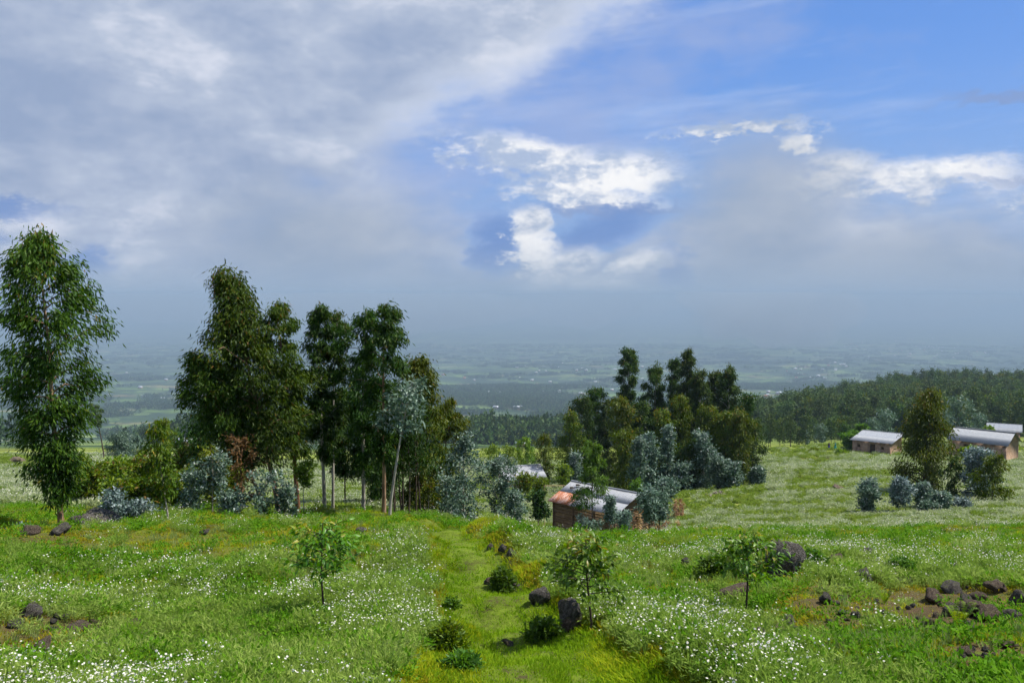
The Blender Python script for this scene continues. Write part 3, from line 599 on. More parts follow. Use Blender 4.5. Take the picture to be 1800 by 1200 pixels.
rr_ = np.random.default_rng(11); ROCKS = []
def rock(label, px, py, w, h, group=None, me=None, name='rock', d=None, sink=.22):
    d = d or hit(px, py, fn=height); x = float(x_of(px, py, d)); s = d / FPX
    o = link(name, me or RM[rr_.integers(len(RM))]); a, c = w * s * .5, h * s * .5
    o.location = (x, d + a * .5, gz(x, d + a * .5) + c * (1 - 2 * sink)); o.scale = (a * 1.45, a * rr_.uniform(1.0, 1.4), c * 1.45); o.rotation_euler = (rr_.normal() * .2, rr_.normal() * .2, rr_.uniform(0, 6.3))
    ROCKS.append((o.location.x, o.location.y, a))
    if label: tag(o, label, 'rock', group)
    return o
for px, py, w, h, lab in ((52, 1088, 46, 34, 'dark block of lava rock at the bare patch on the left'), (20, 1104, 30, 22, 'low dark rock at the left edge beside the bare patch'), (130, 1116, 44, 24, 'flat dark rock above the lowest left daisies'), (236, 1106, 28, 20, 'brown rock right of the flat dark rock, left meadow'), (68, 1150, 40, 26, 'dark rock amid the daisies at lower left'),
        (96, 942, 36, 16, 'grey rock on the brow under the lone left tree'), (54, 940, 30, 18, 'mossy rock left of the grey rock on the brow'), (152, 948, 15, 9, 'small grey stone on the brow right of the lone tree'), (166, 922, 62, 32, 'large mossy boulder right of the lone tree foot'), (130, 922, 24, 16, 'dark stone between the lone tree and the mossy boulder'), (357, 943, 16, 9, 'small stone on the brow below the left shrubs'), (632, 938, 18, 9, 'small dark stone on the turf before the left grove'),
        (1000, 1108, 50, 66, 'largest dark boulder beside the path, next to the middle sapling'), (1003, 1112, 34, 30, 'brown stone leaning against the largest path boulder'), (951, 1066, 36, 38, 'upright lava rock on the path bank above the largest boulder'), (906, 1040, 20, 13, 'small rock on the path bank beside the leafy bush'), (858, 1030, 18, 18, 'rusty stone at the path edge left of the leafy bush'), (900, 982, 18, 20, 'upright dark stone on the upper path bank'), (884, 974, 20, 22, 'dark stone left of the upright one on the upper path bank'), (863, 972, 14, 10, 'small bluish stone at the top of the path bank'), (938, 985, 14, 12, 'brown stone in the daisies above the path bank'), (896, 1142, 22, 11, 'flat stone lying in the lower path'), (990, 970, 26, 18, 'dark rock in the daisies between the path bank and the hut'),
        (1386, 1010, 64, 78, 'tall grey boulder behind the right sapling'), (1345, 985, 30, 28, 'mossy shoulder of rock left of the tall grey boulder'), (1206, 1004, 18, 26, 'narrow dark upright stone between the two right saplings'), (1205, 1036, 17, 18, 'dark stone below the narrow upright one'), (1290, 1058, 58, 34, 'brownish boulder at the foot of the right sapling'), (1388, 1100, 34, 26, 'pale-faced rock right of the right sapling foot'), (1340, 1135, 36, 34, 'upright grey rock below the right sapling'), (1385, 1126, 52, 16, 'long low dark rock on the right slope'), (1425, 1130, 26, 13, 'flat stone at the end of the long low rock'),
        (1472, 990, 26, 18, 'black rock in the daisy row on the right, left one'), (1527, 985, 30, 20, 'black rock in the daisy row on the right, right one'), (1446, 1016, 24, 14, 'low grey stone below the daisy row'), (1520, 1028, 30, 26, 'pale-spotted rock on the right slope'), (1452, 1062, 24, 20, 'dark rock in the shadowed hollow on the right slope'), (1486, 1045, 22, 16, 'mossy rock in the shadowed hollow'), (1575, 1028, 24, 12, 'low stone right of the pale-spotted rock'), (1598, 1030, 16, 18, 'small upright stone on the right slope'), (1686, 1012, 38, 22, 'rounded dark rock in the bright grass at right'), (1728, 1020, 18, 13, 'small rock right of the rounded dark rock'),
        (1680, 1044, 40, 22, 'rock at the top of the heap on the right slope'), (1644, 1062, 34, 30, 'red-brown rock at the left of the heap'), (1710, 1088, 40, 40, 'largest black block in the heap on the right slope'), (1674, 1086, 30, 28, 'grey rock in the middle of the heap, above the fern'), (1700, 1062, 24, 18, 'small rock between the blocks of the heap'), (1745, 1094, 40, 32, 'broad rock just right of the heap'), (1786, 1096, 38, 26, 'rock near the right edge below the tall one'), (1796, 1070, 34, 46, 'tall dark rock at the right edge'), (1757, 1044, 40, 26, 'slanting brown rock above the broad one'), (1722, 1056, 28, 20, 'slab above the broad rock at right'), (1636, 1110, 30, 26, 'brown rock left of the fern'), (1600, 1118, 28, 16, 'flat brown stone lower left of the fern'), (1706, 1108, 34, 20, 'low grey rock right of the fern'), (1700, 1152, 26, 16, 'rounded stone in the bare soil at lower right'), (1770, 1140, 34, 14, 'low brown rock in the bare soil near the right edge'), (1545, 1112, 22, 10, 'flat stone under the tufted daisies at right'), (1402, 1120, 22, 14, 'small stone beside the long low rock')):
    rock(lab, px, py, w, h, me=RM[3] if 'brown' in lab or 'rusty' in lab else RM[4] if 'boulder' in lab else None)
for k in range(70):                                                 # loose stones strewn over the bare ground
    z_ = [(1560, 1075, 130, 40), (1690, 1080, 90, 44), (1730, 1150, 60, 24), (1470, 1055, 70, 36), (95, 1100, 100, 20)][k % 5]
    px, py = z_[0] + rr_.normal() * z_[2] * .5, z_[1] + rr_.normal() * z_[3] * .5
    if 5 < px < 1795 and 940 < py < 1190:
        w_ = rr_.uniform(7, 17); rock('small loose lava stone on the bare soil ' + ('at the left edge' if px < 700 else 'of the right slope'), px, py, w_, w_ * rr_.uniform(.5, .9), 'loose stones ' + ('at the left edge' if px < 700 else 'of the right slope'), name='stone')
d = 19.5; x = float(x_of(1132, 968, d))
sp0 = thing('stone_pile', 'heap of dark lava stones in the grass right of the mud hut', 'stone pile', (x, d, gz(x, d)))
for k in range(34):
    a = rr_.uniform(0, 6.3); q = rr_.uniform() ** .6; lay = rr_.uniform(0, 1) * (1 - q)
    o = link('stone', RM[k % 6], sp0); s_ = rr_.uniform(.07, .13)
    dx, dy_ = math.cos(a) * q * .5, math.sin(a) * q * .35
    o.location = (dx, dy_, gz(x + dx, d + dy_) - gz(x, d) + .03 + lay * .34); o.scale = (s_ * 1.3, s_, s_ * .8); o.rotation_euler = tuple(rr_.uniform(0, 6, 3))
d = 80; x = float(x_of(1262, 873, d)); d = hit(1262, 873, lo=50, fn=height); x = float(x_of(1262, 873, d))
sp1 = thing('stone_pile', 'heap of pale stones at the foot of the middle grove', 'stone pile', (x, d, gz(x, d)))
for k in range(40):
    a = rr_.uniform(0, 6.3); q = rr_.uniform() ** .6
    o = link('stone', PALE, sp1); s_ = rr_.uniform(.1, .2); dx, dy_ = math.cos(a) * q * 1.3, math.sin(a) * q * .9
    o.location = (dx, dy_, gz(x + dx, d + dy_) - gz(x, d) + .05 + rr_.uniform(0, .5) * (1 - q)); o.scale = (s_ * 1.4, s_, s_ * .6); o.rotation_euler = tuple(rr_.uniform(0, 6, 3))
for px, py, w, h, lab in ((1480, 862, 24, 8, 'dark outcrop on the daisy slope, left one'), (1505, 850, 28, 8, 'dark outcrop on the daisy slope, right one'), (1338, 796, 6, 4, 'single pale stone on the mossy mound by the people'), (25, 815, 40, 14, 'grey outcrop in the field at the far left edge'), (60, 822, 24, 10, 'smaller outcrop right of the far left one')):
    rock(lab, px, py, w, h, d=hit(px, py, lo=30, fn=height), me=RM[3])

# ------------------------------------------------------------------ foreground saplings, ferns, small bushes
def sapling(label, px, py, top, wpx, seed, dens=1.):
    d = hit(px, py, fn=height); s = d / FPX; r = np.random.default_rng(seed)
    x = float(x_of(px, py, d)); b = Vector((x, d, gz(x, d) - .02)); H = -float(t_of_py(top)) * d - b.z; ROCKS.append((x, d - .1, .16))
    B = MB(); sq = np.linspace(0, 1, 9)
    tr = np.c_[np.sin(sq * 4 + seed) * .018 - sq * .03, np.cos(sq * 3 + seed) * .015, sq * H * .97]
    tr[0, 2] -= .08
    B.tube(tr, np.linspace(.013, .004, 9), k=7)
    cents = []; outs = []; vb = []
    Rm = wpx * s * .6
    for k in range(int(28 * dens)):
        q = .42 + .52 * k / (28 * dens); p0 = np.array([np.interp(q, sq, tr[:, i]) for i in range(3)])
        a = k * 2.4 + r.normal() * .4; ln = Rm * (1.08 - .75 * max(0, (q - .5) / .5) ** 1.3) * r.uniform(.55, 1.1)
        o = np.array([math.cos(a), math.sin(a), 0]); sg = np.linspace(0, 1, 5)[:, None]
        lp = p0 + o * ln * sg + np.array([0, 0, 1.]) * ln * r.uniform(.15, .6) * sg
        B.tube(lp, np.linspace(.005, .0015, 5), k=4)
        for j in range(6):
            u = r.uniform(.25, 1); cents.append(p0 + (lp[-1] - p0) * u + r.normal(size=3) * .025); outs.append(o + r.normal(size=3) * .4); vb.append(r.uniform(.2, .8) + .25 * (q > .85))
    cents.append(tr[-1]); outs.append(np.array([0, 0, 1.])); vb.append(.9)
    N = len(cents) * 4; c = np.repeat(np.array(cents), 4, 0) + r.normal(size=(N, 3)) * .028
    dd = unit(np.repeat(np.array(outs), 4, 0) * .9 + r.normal(size=(N, 3)) * .5 + np.array([0, 0, -.22])); sd_ = unit(np.cross(dd, r.normal(size=(N, 3)) * .5 + np.array([0, 0, 1.]))); nn = np.cross(sd_, dd)
    l = (.074 * r.uniform(.6, 1.25, N))[:, None]; w = l * .40
    V = np.stack([c, c + dd * l * .3 + sd_ * w * .5 + nn * w * .2, c + dd * l * .3, c + dd * l * .3 - sd_ * w * .5 + nn * w * .2, c + dd * l * .68 + sd_ * w * .4 - nn * w * .1, c + dd * l * .68 - nn * w * .25, c + dd * l * .68 - sd_ * w * .4 - nn * w * .1, c + dd * l - nn * l * .25], 1)
    i = np.arange(N)[:, None] * 8
    Q = np.concatenate([i + np.array([[1, 4, 5, 2]]), i + np.array([[2, 5, 6, 3]])]); T3 = np.concatenate([i + np.array([[0, 1, 2]]), i + np.array([[0, 2, 3]]), i + np.array([[4, 7, 5]]), i + np.array([[5, 7, 6]])])
    v = np.repeat(np.clip(np.repeat(vb, 4) + r.normal(size=N) * .15, 0, 1), 8)
    t_ = thing('sapling', label, 'sapling', b, 0, 'three leafy saplings in the foreground')
    link('stem', B.me('stem', M['bark_dark'], True), t_); link('foliage', mesh('foliage', V.reshape(-1, 3), [Q, T3], M['sap'], False, v), t_)
M['sap'] = leaf_mat('sapling_leaf', [(0, (.04, .11, .010)), (.5, (.085, .19, .015)), (.85, (.15, .28, .028)), (1, (.3, .27, .04))], .4, .4, .3)
sapling('leafy green sapling left of the path, leftmost of three', 572, 1086, 914, 130, 3)
sapling('leafy green sapling right of the path beside the dark boulder, middle of three', 1037, 1112, 938, 132, 8, 1.15)
sapling('leafy green sapling on the right slope before the grey boulder, rightmost of three', 1313, 1086, 934, 118, 12)
def low_bush(label, px, py, wpx, hpx, lm, seed, name='small_bush', leaf=(.05, .022), n=260, cat='bush'):
    d = hit(px, py, fn=height); s = d / FPX; r = np.random.default_rng(seed); x = float(x_of(px, py, d)); b = Vector((x, d, gz(x, d) - .01))
    a = r.uniform(0, 6.28, n); q = np.sqrt(r.uniform(0, 1, n)); zc = r.uniform(.1, 1, n)
    rad = wpx * s * .5 * np.sqrt(np.clip(1.05 - zc ** 2, .05, 1)); c = np.c_[np.cos(a) * q * rad, np.sin(a) * q * rad, zc * hpx * s]
    LV, LF, LA = leafs(r, c, unit(np.c_[np.cos(a), np.sin(a), np.full(n, .7)]), r.uniform(.2, .8, n), 5, .02, leaf[0], leaf[1], .1, .9)
    B = MB()
    for k in range(10):
        e = c[k * 7 % n]; B.tube(np.array([[0, 0, -.03], e * .5 + [0, 0, .01], e]), [.006, .004, .002], k=4)
    t_ = thing(name, label, cat, b); link('stem', B.me('stem', M['bark_dark'], True), t_); link('foliage', mesh('foliage', LV, LF, M[lm], False, LA), t_)
low_bush('rounded leafy bush on the path bank', 884, 1040, 46, 40, 'bright', 1)
low_bush('dark feathery bush left of the lower path', 786, 1150, 70, 48, 'bush', 2, leaf=(.05, .016), n=420)
low_bush('small bright bush at the lower edge of the path', 812, 1180, 60, 26, 'bright', 3)
low_bush('tiny leafy plant growing in the middle of the path', 795, 1072, 20, 13, 'bright', 4, n=60)
low_bush('leafy bush behind the right sapling', 1262, 1020, 90, 40, 'bright', 5, n=400)
low_bush('leafy bush in front of the mud hut, beside the feathery tree', 1010, 1000, 100, 46, 'lime', 6, n=420)
low_bush('bushy green plant right of the largest path boulder', 955, 1128, 60, 34, 'bright', 7)
low_bush('dark green herb clump at the right of the daisy row', 1585, 1010, 60, 24, 'bright', 8, n=260)
low_bush('dark green herb clump right of the tall grey boulder', 1428, 1002, 50, 30, 'bright', 9)
def fern(label, px, py, hpx, seed):
    d = hit(px, py, fn=height); s = d / FPX; r = np.random.default_rng(seed); x = float(x_of(px, py, d)); b = Vector((x, d, gz(x, d) - .01))
    t_ = thing('fern', label, 'fern', b)
    for k in range(9):
        a = k * 2.4 + r.normal() * .3; ln = hpx * s * r.uniform(.8, 1.2); V = []; F_ = []
        q = np.linspace(0, 1, 14); o = np.array([math.cos(a), math.sin(a), 0]); sd_ = np.array([-o[1], o[0], 0])
        c = o * (q[:, None] * ln * .55) + np.array([0, 0, 1.]) * (np.sin(q * 1.9)[:, None] * ln * .85)
        for i in range(1, 13):
            w = ln * .26 * math.sin(q[i] * 3.0) * (1.1 - q[i] * .5)
            for sg in (-1, 1):
                n0 = len(V); V += [c[i], c[i] + sd_ * sg * w * .5 + (c[i + 1] - c[i]) * .7, c[i] + sd_ * sg * w + (c[i + 1] - c[i]) * .5 - np.array([0, 0, w * .2]), c[i] + sd_ * sg * w * .5 - (c[i + 1] - c[i]) * .1]; F_.append([n0, n0 + 1, n0 + 2, n0 + 3])
        f_ = link('frond', mesh('frond', np.array(V), np.array(F_), M['lime'], False, np.full(len(V), r.uniform(.4, .9))), t_)
fern('bright green fern growing between the rocks of the right heap', 1685, 1108, 52, 1)
fern('small fern on the mossy right slope above the brown soil', 1555, 1062, 26, 2)

# ------------------------------------------------------------------ hut materials
def metal_mat(name, a, b_, rustf):
    m, t = mat(name); p = t.n('ShaderNodeTexCoord', out=3)
    n = t.noise(t.vm('MULTIPLY', p, (1, .25, 1)), 3, 6, .65); n2 = t.noise(p, 14, 5, .7)
    c = t.mix(n, a, b_); rc = t.mix(n2, (.22, .06, .025), (.36, .15, .07))
    c = t.mix(t.sm(t.m('ADD', t.m('MULTIPLY', n, .6), t.m('MULTIPLY', n2, .4)), rustf, rustf + .06), c, rc)
    out(t, prin(t, c, .55, .35, bump(t, n2, .15, .01), .2)); return m
M['tin'] = metal_mat('galvanised_sheet', (.20, .21, .23), (.30, .31, .33), .62)
M['tin_white'] = metal_mat('pale_sheet', (.30, .31, .33), (.38, .39, .41), .8)
M['tin_rust'] = metal_mat('rusty_sheet', (.5, .42, .38), (.42, .16, .1), .44)
M['tin_grey'] = metal_mat('grey_sheet', (.18, .195, .215), (.26, .275, .30), .8)
m, t = mat('daubed_mud'); M['mud'] = m
p = t.n('ShaderNodeTexCoord', out=3); n = t.noise(t.vm('MULTIPLY', p, (1, 1, 2.5)), 6, 7, .7); n2 = t.noise(p, 1.4, 4)
c = t.ramp(t.m('ADD', t.m('MULTIPLY', n, .65), t.m('MULTIPLY', n2, .35)), [(.34, (.075, .05, .028)), (.5, (.17, .118, .066)), (.66, (.28, .205, .12))])
out(t, prin(t, c, .95, .1, bump(t, n, .9, .05)))
m, t = mat('hut_pole'); M['pole'] = m
p = t.n('ShaderNodeTexCoord', out=3); c = t.mix(t.noise(p, 12, 5), (.05, .035, .02), (.2, .14, .085)); out(t, prin(t, c, .9, .1))
m, t = mat('brick_wall'); M['brick'] = m
p = t.n('ShaderNodeTexCoord', out=3); t.n('ShaderNodeSeparateXYZ', p); s3 = t.last.outputs; q = t.n('ShaderNodeCombineXYZ', t.m('ADD', s3[0], s3[1]), s3[2], 0.)
bk = t.n('ShaderNodeTexBrick', q, (.38, .25, .16, 1), (.32, .2, .125, 1), (.24, .18, .12, 1), _Scale=1., **{'_Mortar__Size': .018, '_Brick__Width': .42, '_Row__Height': .19}); bf = t.last.outputs[1]
n = t.noise(p, 1.3, 6, .65); c = t.mix(t.sm(n, .42, .66, 0, .6), bk, (.46, .33, .21)); c = t.mix(t.sm(t.noise(p, 9, 4), .5, .7, 0, .4), c, (.2, .12, .07))
out(t, prin(t, c, .95, .1, bump(t, t.m('SUBTRACT', 1., bf), .6, .02)))
m, t = mat('mud_plaster'); M['plaster'] = m
p = t.n('ShaderNodeTexCoord', out=3); n = t.noise(p, 2.2, 6, .65); c = t.ramp(n, [(.35, (.2, .125, .09)), (.5, (.30, .20, .15)), (.66, (.38, .27, .2))]); out(t, prin(t, c, .95, .1, bump(t, t.noise(p, 14, 5, .7), .5, .02)))
m, t = mat('dark_wood'); M['wood'] = m
p = t.n('ShaderNodeTexCoord', out=3); c = t.mix(t.noise(t.vm('MULTIPLY', p, (8, 8, 1)), 3, 5), (.03, .02, .014), (.10, .06, .04)); out(t, prin(t, c, .8, .2))
m, t = mat('cut_cane'); M['cane'] = m
p = t.n('ShaderNodeTexCoord', out=3); c = t.mix(t.noise(p, 9, 5), (.34, .2, .1), (.55, .38, .22)); out(t, prin(t, c, .85, .2))

def sheet(w, l, mat_, pitch=.09, amp=.016):
    """corrugated sheet lying in x (width) and y (length down the slope), 2 mm thick"""
    n = max(int(w / pitch) * 4, 8); xs = np.linspace(0, w, n + 1); zs = amp * np.sin(xs / pitch * 2 * math.pi)
    top = [np.c_[xs, np.full(n + 1, yv), zs] for yv in (0, l)]; bot = [np.c_[xs, np.full(n + 1, yv), zs - .004] for yv in (0, l)]
    V = np.concatenate(top + bot); a = np.arange(n); k = n + 1
    F_ = np.concatenate([np.c_[a, a + 1, a + 1 + k, a + k], np.c_[a + 2 * k, a + 3 * k, a + 1 + 3 * k, a + 1 + 2 * k], np.c_[a, a + 2 * k, a + 1 + 2 * k, a + 1], np.c_[a + k, a + 1 + k, a + 1 + 3 * k, a + 3 * k]])
    return mesh('roof_sheet', V, F_, M[mat_], True)
def house(name, label, loc, rotz, L, Wd, hw, rise, wall_mat, roof_mat, over=.3, cols=6, rows=1, poles=False, openings=(), rust=None, shed=False, gable_mat=None, sheet_p=.09):
    """long side along +x from the front corner at the origin, depth along +y; gable roof with its ridge along x"""
    h = thing(name, label, 'house', loc, rotz); hd = Wd * (1. if shed else .5); zr = hw + rise; th = .16; fl = -.9
    def slab(nm, pts2, y0, y1, mt, axis):
        pts2 = np.array(pts2, float); n = len(pts2)
        mk = (lambda q, d_: np.c_[q[:, 0], np.full(n, d_), q[:, 1]]) if axis == 'y' else (lambda q, d_: np.c_[np.full(n, d_), q[:, 0], q[:, 1]])
        V = np.concatenate([mk(pts2, y0), mk(pts2, y1)]); i = np.arange(n)
        B = MB(); B.add(V, np.c_[i, (i + 1) % n, (i + 1) % n + n, i + n]); me = mesh(nm, V, [np.c_[i, (i + 1) % n, (i + 1) % n + n, i + n], i[None], (i[::-1] + n)[None]], M[mt])
        return link(nm, me, h)
    # front wall with openings built as real recesses
    ops_ = sorted([o for o in openings if o[0] == 'f'], key=lambda o: o[1]); xs = [0] + [v for o in ops_ for v in (o[1], o[2])] + [L]
    Bf = MB()
    for i in range(0, len(xs), 2): Bf.box((xs[i], 0, fl), (xs[i + 1], th, hw))
    for o in ops_:
        if o[3] > fl: Bf.box((o[1], .002, fl), (o[2], th - .002, o[3]))
        if o[4] < hw: Bf.box((o[1], .002, o[4]), (o[2], th - .002, hw))
    fw = link('wall', Bf.me('wall', M[wall_mat]), h)
    for o in ops_:
        dn = 'door' if o[3] <= .15 else 'window'
        dd = link(dn, MB().box((o[1] + .03, th * .55, o[3] + .01), (o[2] - .03, th * .55 + .04, o[4] - .03)).me(dn, M['wood']), h)
        link('frame', MB().box((o[1] - .05, -.012, o[4]), (o[2] + .05, .05, o[4] + .07)).box((o[1] - .05, -.012, o[3]), (o[1], .05, o[4])).box((o[2], -.012, o[3]), (o[2] + .05, .05, o[4])).me('frame', M['wood']), dd)
    hb = zr - .04 if shed else hw
    slab('wall', [(0, fl), (L, fl), (L, hb), (0, hb)], Wd - th, Wd, wall_mat, 'y')
    gm = gable_mat or wall_mat
    for x0, x1 in ((.002, th), (L - th, L - .002)):
        slab('gable_wall', [(th, fl), (Wd - th, fl), (Wd - th, hb), (th, hw)] if shed else [(th, fl), (Wd - th, fl), (Wd - th, hw), (hd, zr - .03), (th, hw)], x0, x1, gm, 'x')
    # roof: separate corrugated sheets, laid side by side
    tot = L + 2 * over; sw = tot / cols; sl_len = math.hypot(hd + over, rise * (hd + over) / hd); ang = math.atan2(rise, hd)
    me1 = sheet(sw * 1.03, sl_len / rows * 1.04, roof_mat, sheet_p, .016 * sheet_p / .09)
    meR = sheet(sw * 1.03, sl_len / rows * 1.04, 'tin_rust') if rust else None
    rf = link('roof', MB().tube(np.array([[-over, hd, zr + .035], [L + over, hd, zr + .035]]), .06, k=6).me('roof', M[roof_mat], True), h)
    for side in ((0,) if shed else (0, 1)):
        for c_ in range(cols):
            for q in range(rows):
                isr = rust and side == 0 and (c_, q) in rust
                o = link('roof_sheet', meR if isr else me1, rf)
                if isr: o['label'] = 'rust-red roof sheet'
                dn = sl_len * (q + 1) / rows
                if side == 0:
                    o.location = (-over + c_ * sw, hd - math.cos(ang) * dn, zr + .02 - math.sin(ang) * dn + .006 * (c_ % 2) - .012 * q); o.rotation_euler = (ang, 0, 0)
                else:
                    o.location = (-over + c_ * sw + sw * 1.03, hd + math.cos(ang) * dn, zr + .02 - math.sin(ang) * dn + .006 * (c_ % 2) - .012 * q); o.rotation_euler = (ang, 0, math.pi)
    for x in np.linspace(.1, L - .1, 5):                            # rafters at the eaves
        link('rafter', MB().tube(np.array([[x, -over * .8, hw - rise * over * .8 / hd - .05], [x, hd, zr - .06]]), .035, k=5).me('rafter', M['pole']), h)
    if poles:
        r = np.random.default_rng(4)
        for k in range(9):
            z = .06 + k * (hw - .2) / 8 + r.normal() * .02; q = np.linspace(-.06, L + .06, 9)
            link('pole', MB().tube(np.c_[q, -.012 + r.normal(size=9) * .008, z + r.normal(size=9) * .018], .022 + r.uniform(0, .012), k=6).me('pole', M['pole'], True), fw)
        for k in range(9):
            z = .06 + k * (hw - .2) / 8; q = np.linspace(-.04, Wd + .04, 7)
            link('pole', MB().tube(np.c_[L + .012 + r.normal(size=7) * .008, q, z + r.normal(size=7) * .018], .022, k=6).me('pole', M['pole'], True), fw)
        for x, y_ in ((-.02, -.02), (L + .02, -.02), (L + .02, Wd), (L * .33, -.03), (L * .68, -.03)):
            link('post', MB().tube(np.array([[x, y_, -.9], [x + .01, y_, hw * .5], [x, y_, hw + .02]]), .05, k=7).me('post', M['pole'], True), h)
    return h
# nearest mud hut with tin roof
ang = math.atan2(-3.0, 3.14)
hut = house('mud_hut', 'mud and pole hut with patched tin roof beside the path, nearest of the huts', (2.45, 51.2, -13.62), ang, 4.45, 3.9, 1.72, .72, 'mud', 'tin', .28, 6, 2, True, (), {(0, 1), (1, 1)}, gable_mat='mud')
for (lx, ly, lab) in ((.55, 1.5, 'upper brown stone weighing down the tin roof of the mud hut'), (.38, 1.15, 'lower brown stone weighing down the tin roof of the mud hut')):
    o = link('stone', RM[3]); w_ = Matrix.Translation(hut.location) @ Matrix.Rotation(ang, 4, 'Z') @ Vector((lx, ly, 1.72 + .72 * ly / 1.95 + .13)); o.location = w_; o.scale = (.22, .12, .09); o.rotation_euler = (0, 0, ang); tag(o, lab, 'stone', 'stones on the tin roof')
# white roofed hut behind
house('mud_hut', 'hut with a plain white metal roof half hidden in trees, behind the mud hut', (-.35, 75.5, -17.2), R(18), 3.2, 2.7, 1.5, .7, 'plaster', 'tin_white', .3, 5, 1, False, (('f', 1.5, 2.2, .0, 1.3),))
house('brick_house', 'small brick house with door on the right slope, leftmost of three', (52.3, 134.5, -24.0), R(-40), 5.6, 5.6, 2.0, .75, 'plaster', 'tin_grey', .35, 8, 1, False, (('f', .8, 1.15, .95, 1.3), ('f', 2.7, 3.35, .0, 1.55), ('f', 4.3, 4.6, .95, 1.25)), gable_mat='brick', sheet_p=.16, shed=True)
house('brick_house', 'long brick house showing its gable, behind the big tree on the right', (61.9, 124, -22.35), R(-46), 7.4, 5.2, 2.2, 1.35, 'plaster', 'tin_grey', .3, 10, 1, False, (('f', 2.0, 2.7, .0, 1.6), ('f', 4.8, 5.4, .8, 1.4)), gable_mat='brick', sheet_p=.16)
house('brick_house', 'farthest brick house cut by the right edge', (91.2, 168, -27.9), R(-30), 5.4, 6.4, 2.2, .6, 'plaster', 'tin_grey', .35, 8, 1, False, (('f', 3.7, 4.5, .0, 1.6),), gable_mat='brick', sheet_p=.16, shed=True)
# yard things
def at(px, py, d): return Vector((float(x_of(px, py, d)), d, -float(t_of_py(py)) * d))
b = at(957, 878, 58); b.z = gz(b.x, b.y) - .02
fr = thing('clothes_frame', 'thin bare pole frame standing beside the tin roof of the mud hut', 'frame', b)
zt = -float(t_of_py(853.5)) * 58 - b.z; xr = 36 * 58 / FPX
link('post', MB().tube([[0, 0, -.2], [0, 0, zt]], .022, k=6).me('post', M['cane']), fr); link('post', MB().tube([[xr, 0, -.6], [xr, 0, zt]], .022, k=6).me('post', M['cane']), fr); link('crossbar', MB().tube([[-.03, 0, zt], [xr, 0, zt + .02]], .022, k=6).me('crossbar', M['cane']), fr)
b = at(906, 935, 47); b.z = gz(b.x, b.y)
fr = thing('stick_fence', 'short fence of crossed sticks left of the mud hut', 'fence', b)
for k in range(6): link('stick', MB().tube([[(k - 2.5) * .14, 0, -.2], [(k - 2.5) * .14 + .03, .02, 1.0 + (k % 3) * .12]], .02, k=5).me('stick', M['cane']), fr)
for k in range(4): link('rail', MB().tube([[-.42, -.03, .15 + k * .25], [.42, -.03, .2 + k * .25]], .018, k=5).me('rail', M['cane']), fr)
m, t = mat('blue_plastic'); M['plastic'] = m; out(t, prin(t, (.02, .03, .16), .35, .5))
b = at(962, 938, 47.5); b.z = gz(b.x, b.y) - .05
th_ = np.linspace(0, 1, 9); rr2 = np.array([.2, .25, .27, .27, .25, .27, .27, .24, .12])
ba = thing('water_barrel', 'dark blue plastic barrel at the left corner of the mud hut', 'barrel', b)
link('drum', MB().tube(np.c_[np.zeros((9, 2)), th_ * .72], rr2, k=16).me('drum', M['plastic'], True), ba); link('lid', MB().tube([[0, 0, .70], [0, 0, .72], [0, 0, .77], [0, 0, .775]], [.2, .21, .2, .01], k=16).me('lid', M['plastic'], True), ba)
# trodden yard
m, t = mat('bare_yard'); M['yard'] = m
p = t.n('ShaderNodeNewGeometry', out=0); c = t.ramp(t.noise(p, 2, 6, .65), [(.35, (.07, .055, .05)), (.6, (.15, .12, .11)), (.8, (.1, .11, .03))]); out(t, prin(t, c, .95, .1))
q = np.linspace(-1, 1, 15); ax_, ay_ = np.meshgrid(q * 2.4 + 1.6, q * 3.4 + 48.0, indexing='ij'); rad_ = np.hypot((ax_ - 1.6) / 2.4, (ay_ - 48.0) / 3.4)
yz = height(ax_, ay_) + .12 - .35 * np.clip(rad_ - .7, 0, 1); idx = np.arange(225).reshape(15, 15)
o = link('yard_ground', mesh('yard_ground', np.stack([ax_, ay_, yz], -1).reshape(-1, 3), np.stack([idx[:-1, :-1], idx[1:, :-1], idx[1:, 1:], idx[:-1, 1:]], -1).reshape(-1, 4), M['yard'], True)); o['kind'] = 'structure'
# dried maize beside the hut
def maize(label, px, py, d, hpx, n, seed, wid=.5):
    r = np.random.default_rng(seed); b = at(px, py, d); b.z = gz(b.x, b.y) - .02; s = d / FPX
    t_ = thing('dry_maize', label, 'maize', b, 0, 'dried maize beside the mud hut')
    for k in range(n):
        x0, y0 = r.normal(size=2) * wid; H = hpx * s * r.uniform(.75, 1.1); bx = gz(b.x + x0, b.y + y0) - b.z
        st = link('stalk', MB().tube([[x0, y0, bx - .1], [x0 + .05, y0, bx + H * .5], [x0 + r.normal() * .1, y0, bx + H]], [.014, .012, .005], k=5).me('stalk', M['cane'], True), t_)
        c = np.c_[np.full(12, x0), np.full(12, y0), bx + r.uniform(.15, 1, 12) * H]
        LV, LF, LA = leafs(r, c, unit(np.c_[r.normal(size=(12, 2)), np.zeros(12)]), r.uniform(.3, .8, 12), 3, .04, .34, .07, .45, .8)
        link('leaf', mesh('leaf', LV, LF, M['dry'], False, LA), st)
maize('tan stand of dried maize close to the right end of the mud hut', 1118, 915, 49, 52, 8, 1)
maize('tan dried maize right of the pair of pale saplings', 1182, 905, 58, 38, 7, 2, .6)
maize('few dried maize stalks in the grass below the pale saplings', 1155, 922, 50, 26, 5, 3)
shrub('drooping yellow-green banana-like plant behind the tin roof', 1117, 66, 850, [(853, 8), (868, 16), (884, 12)], lm='bright', name='leafy_shrub')

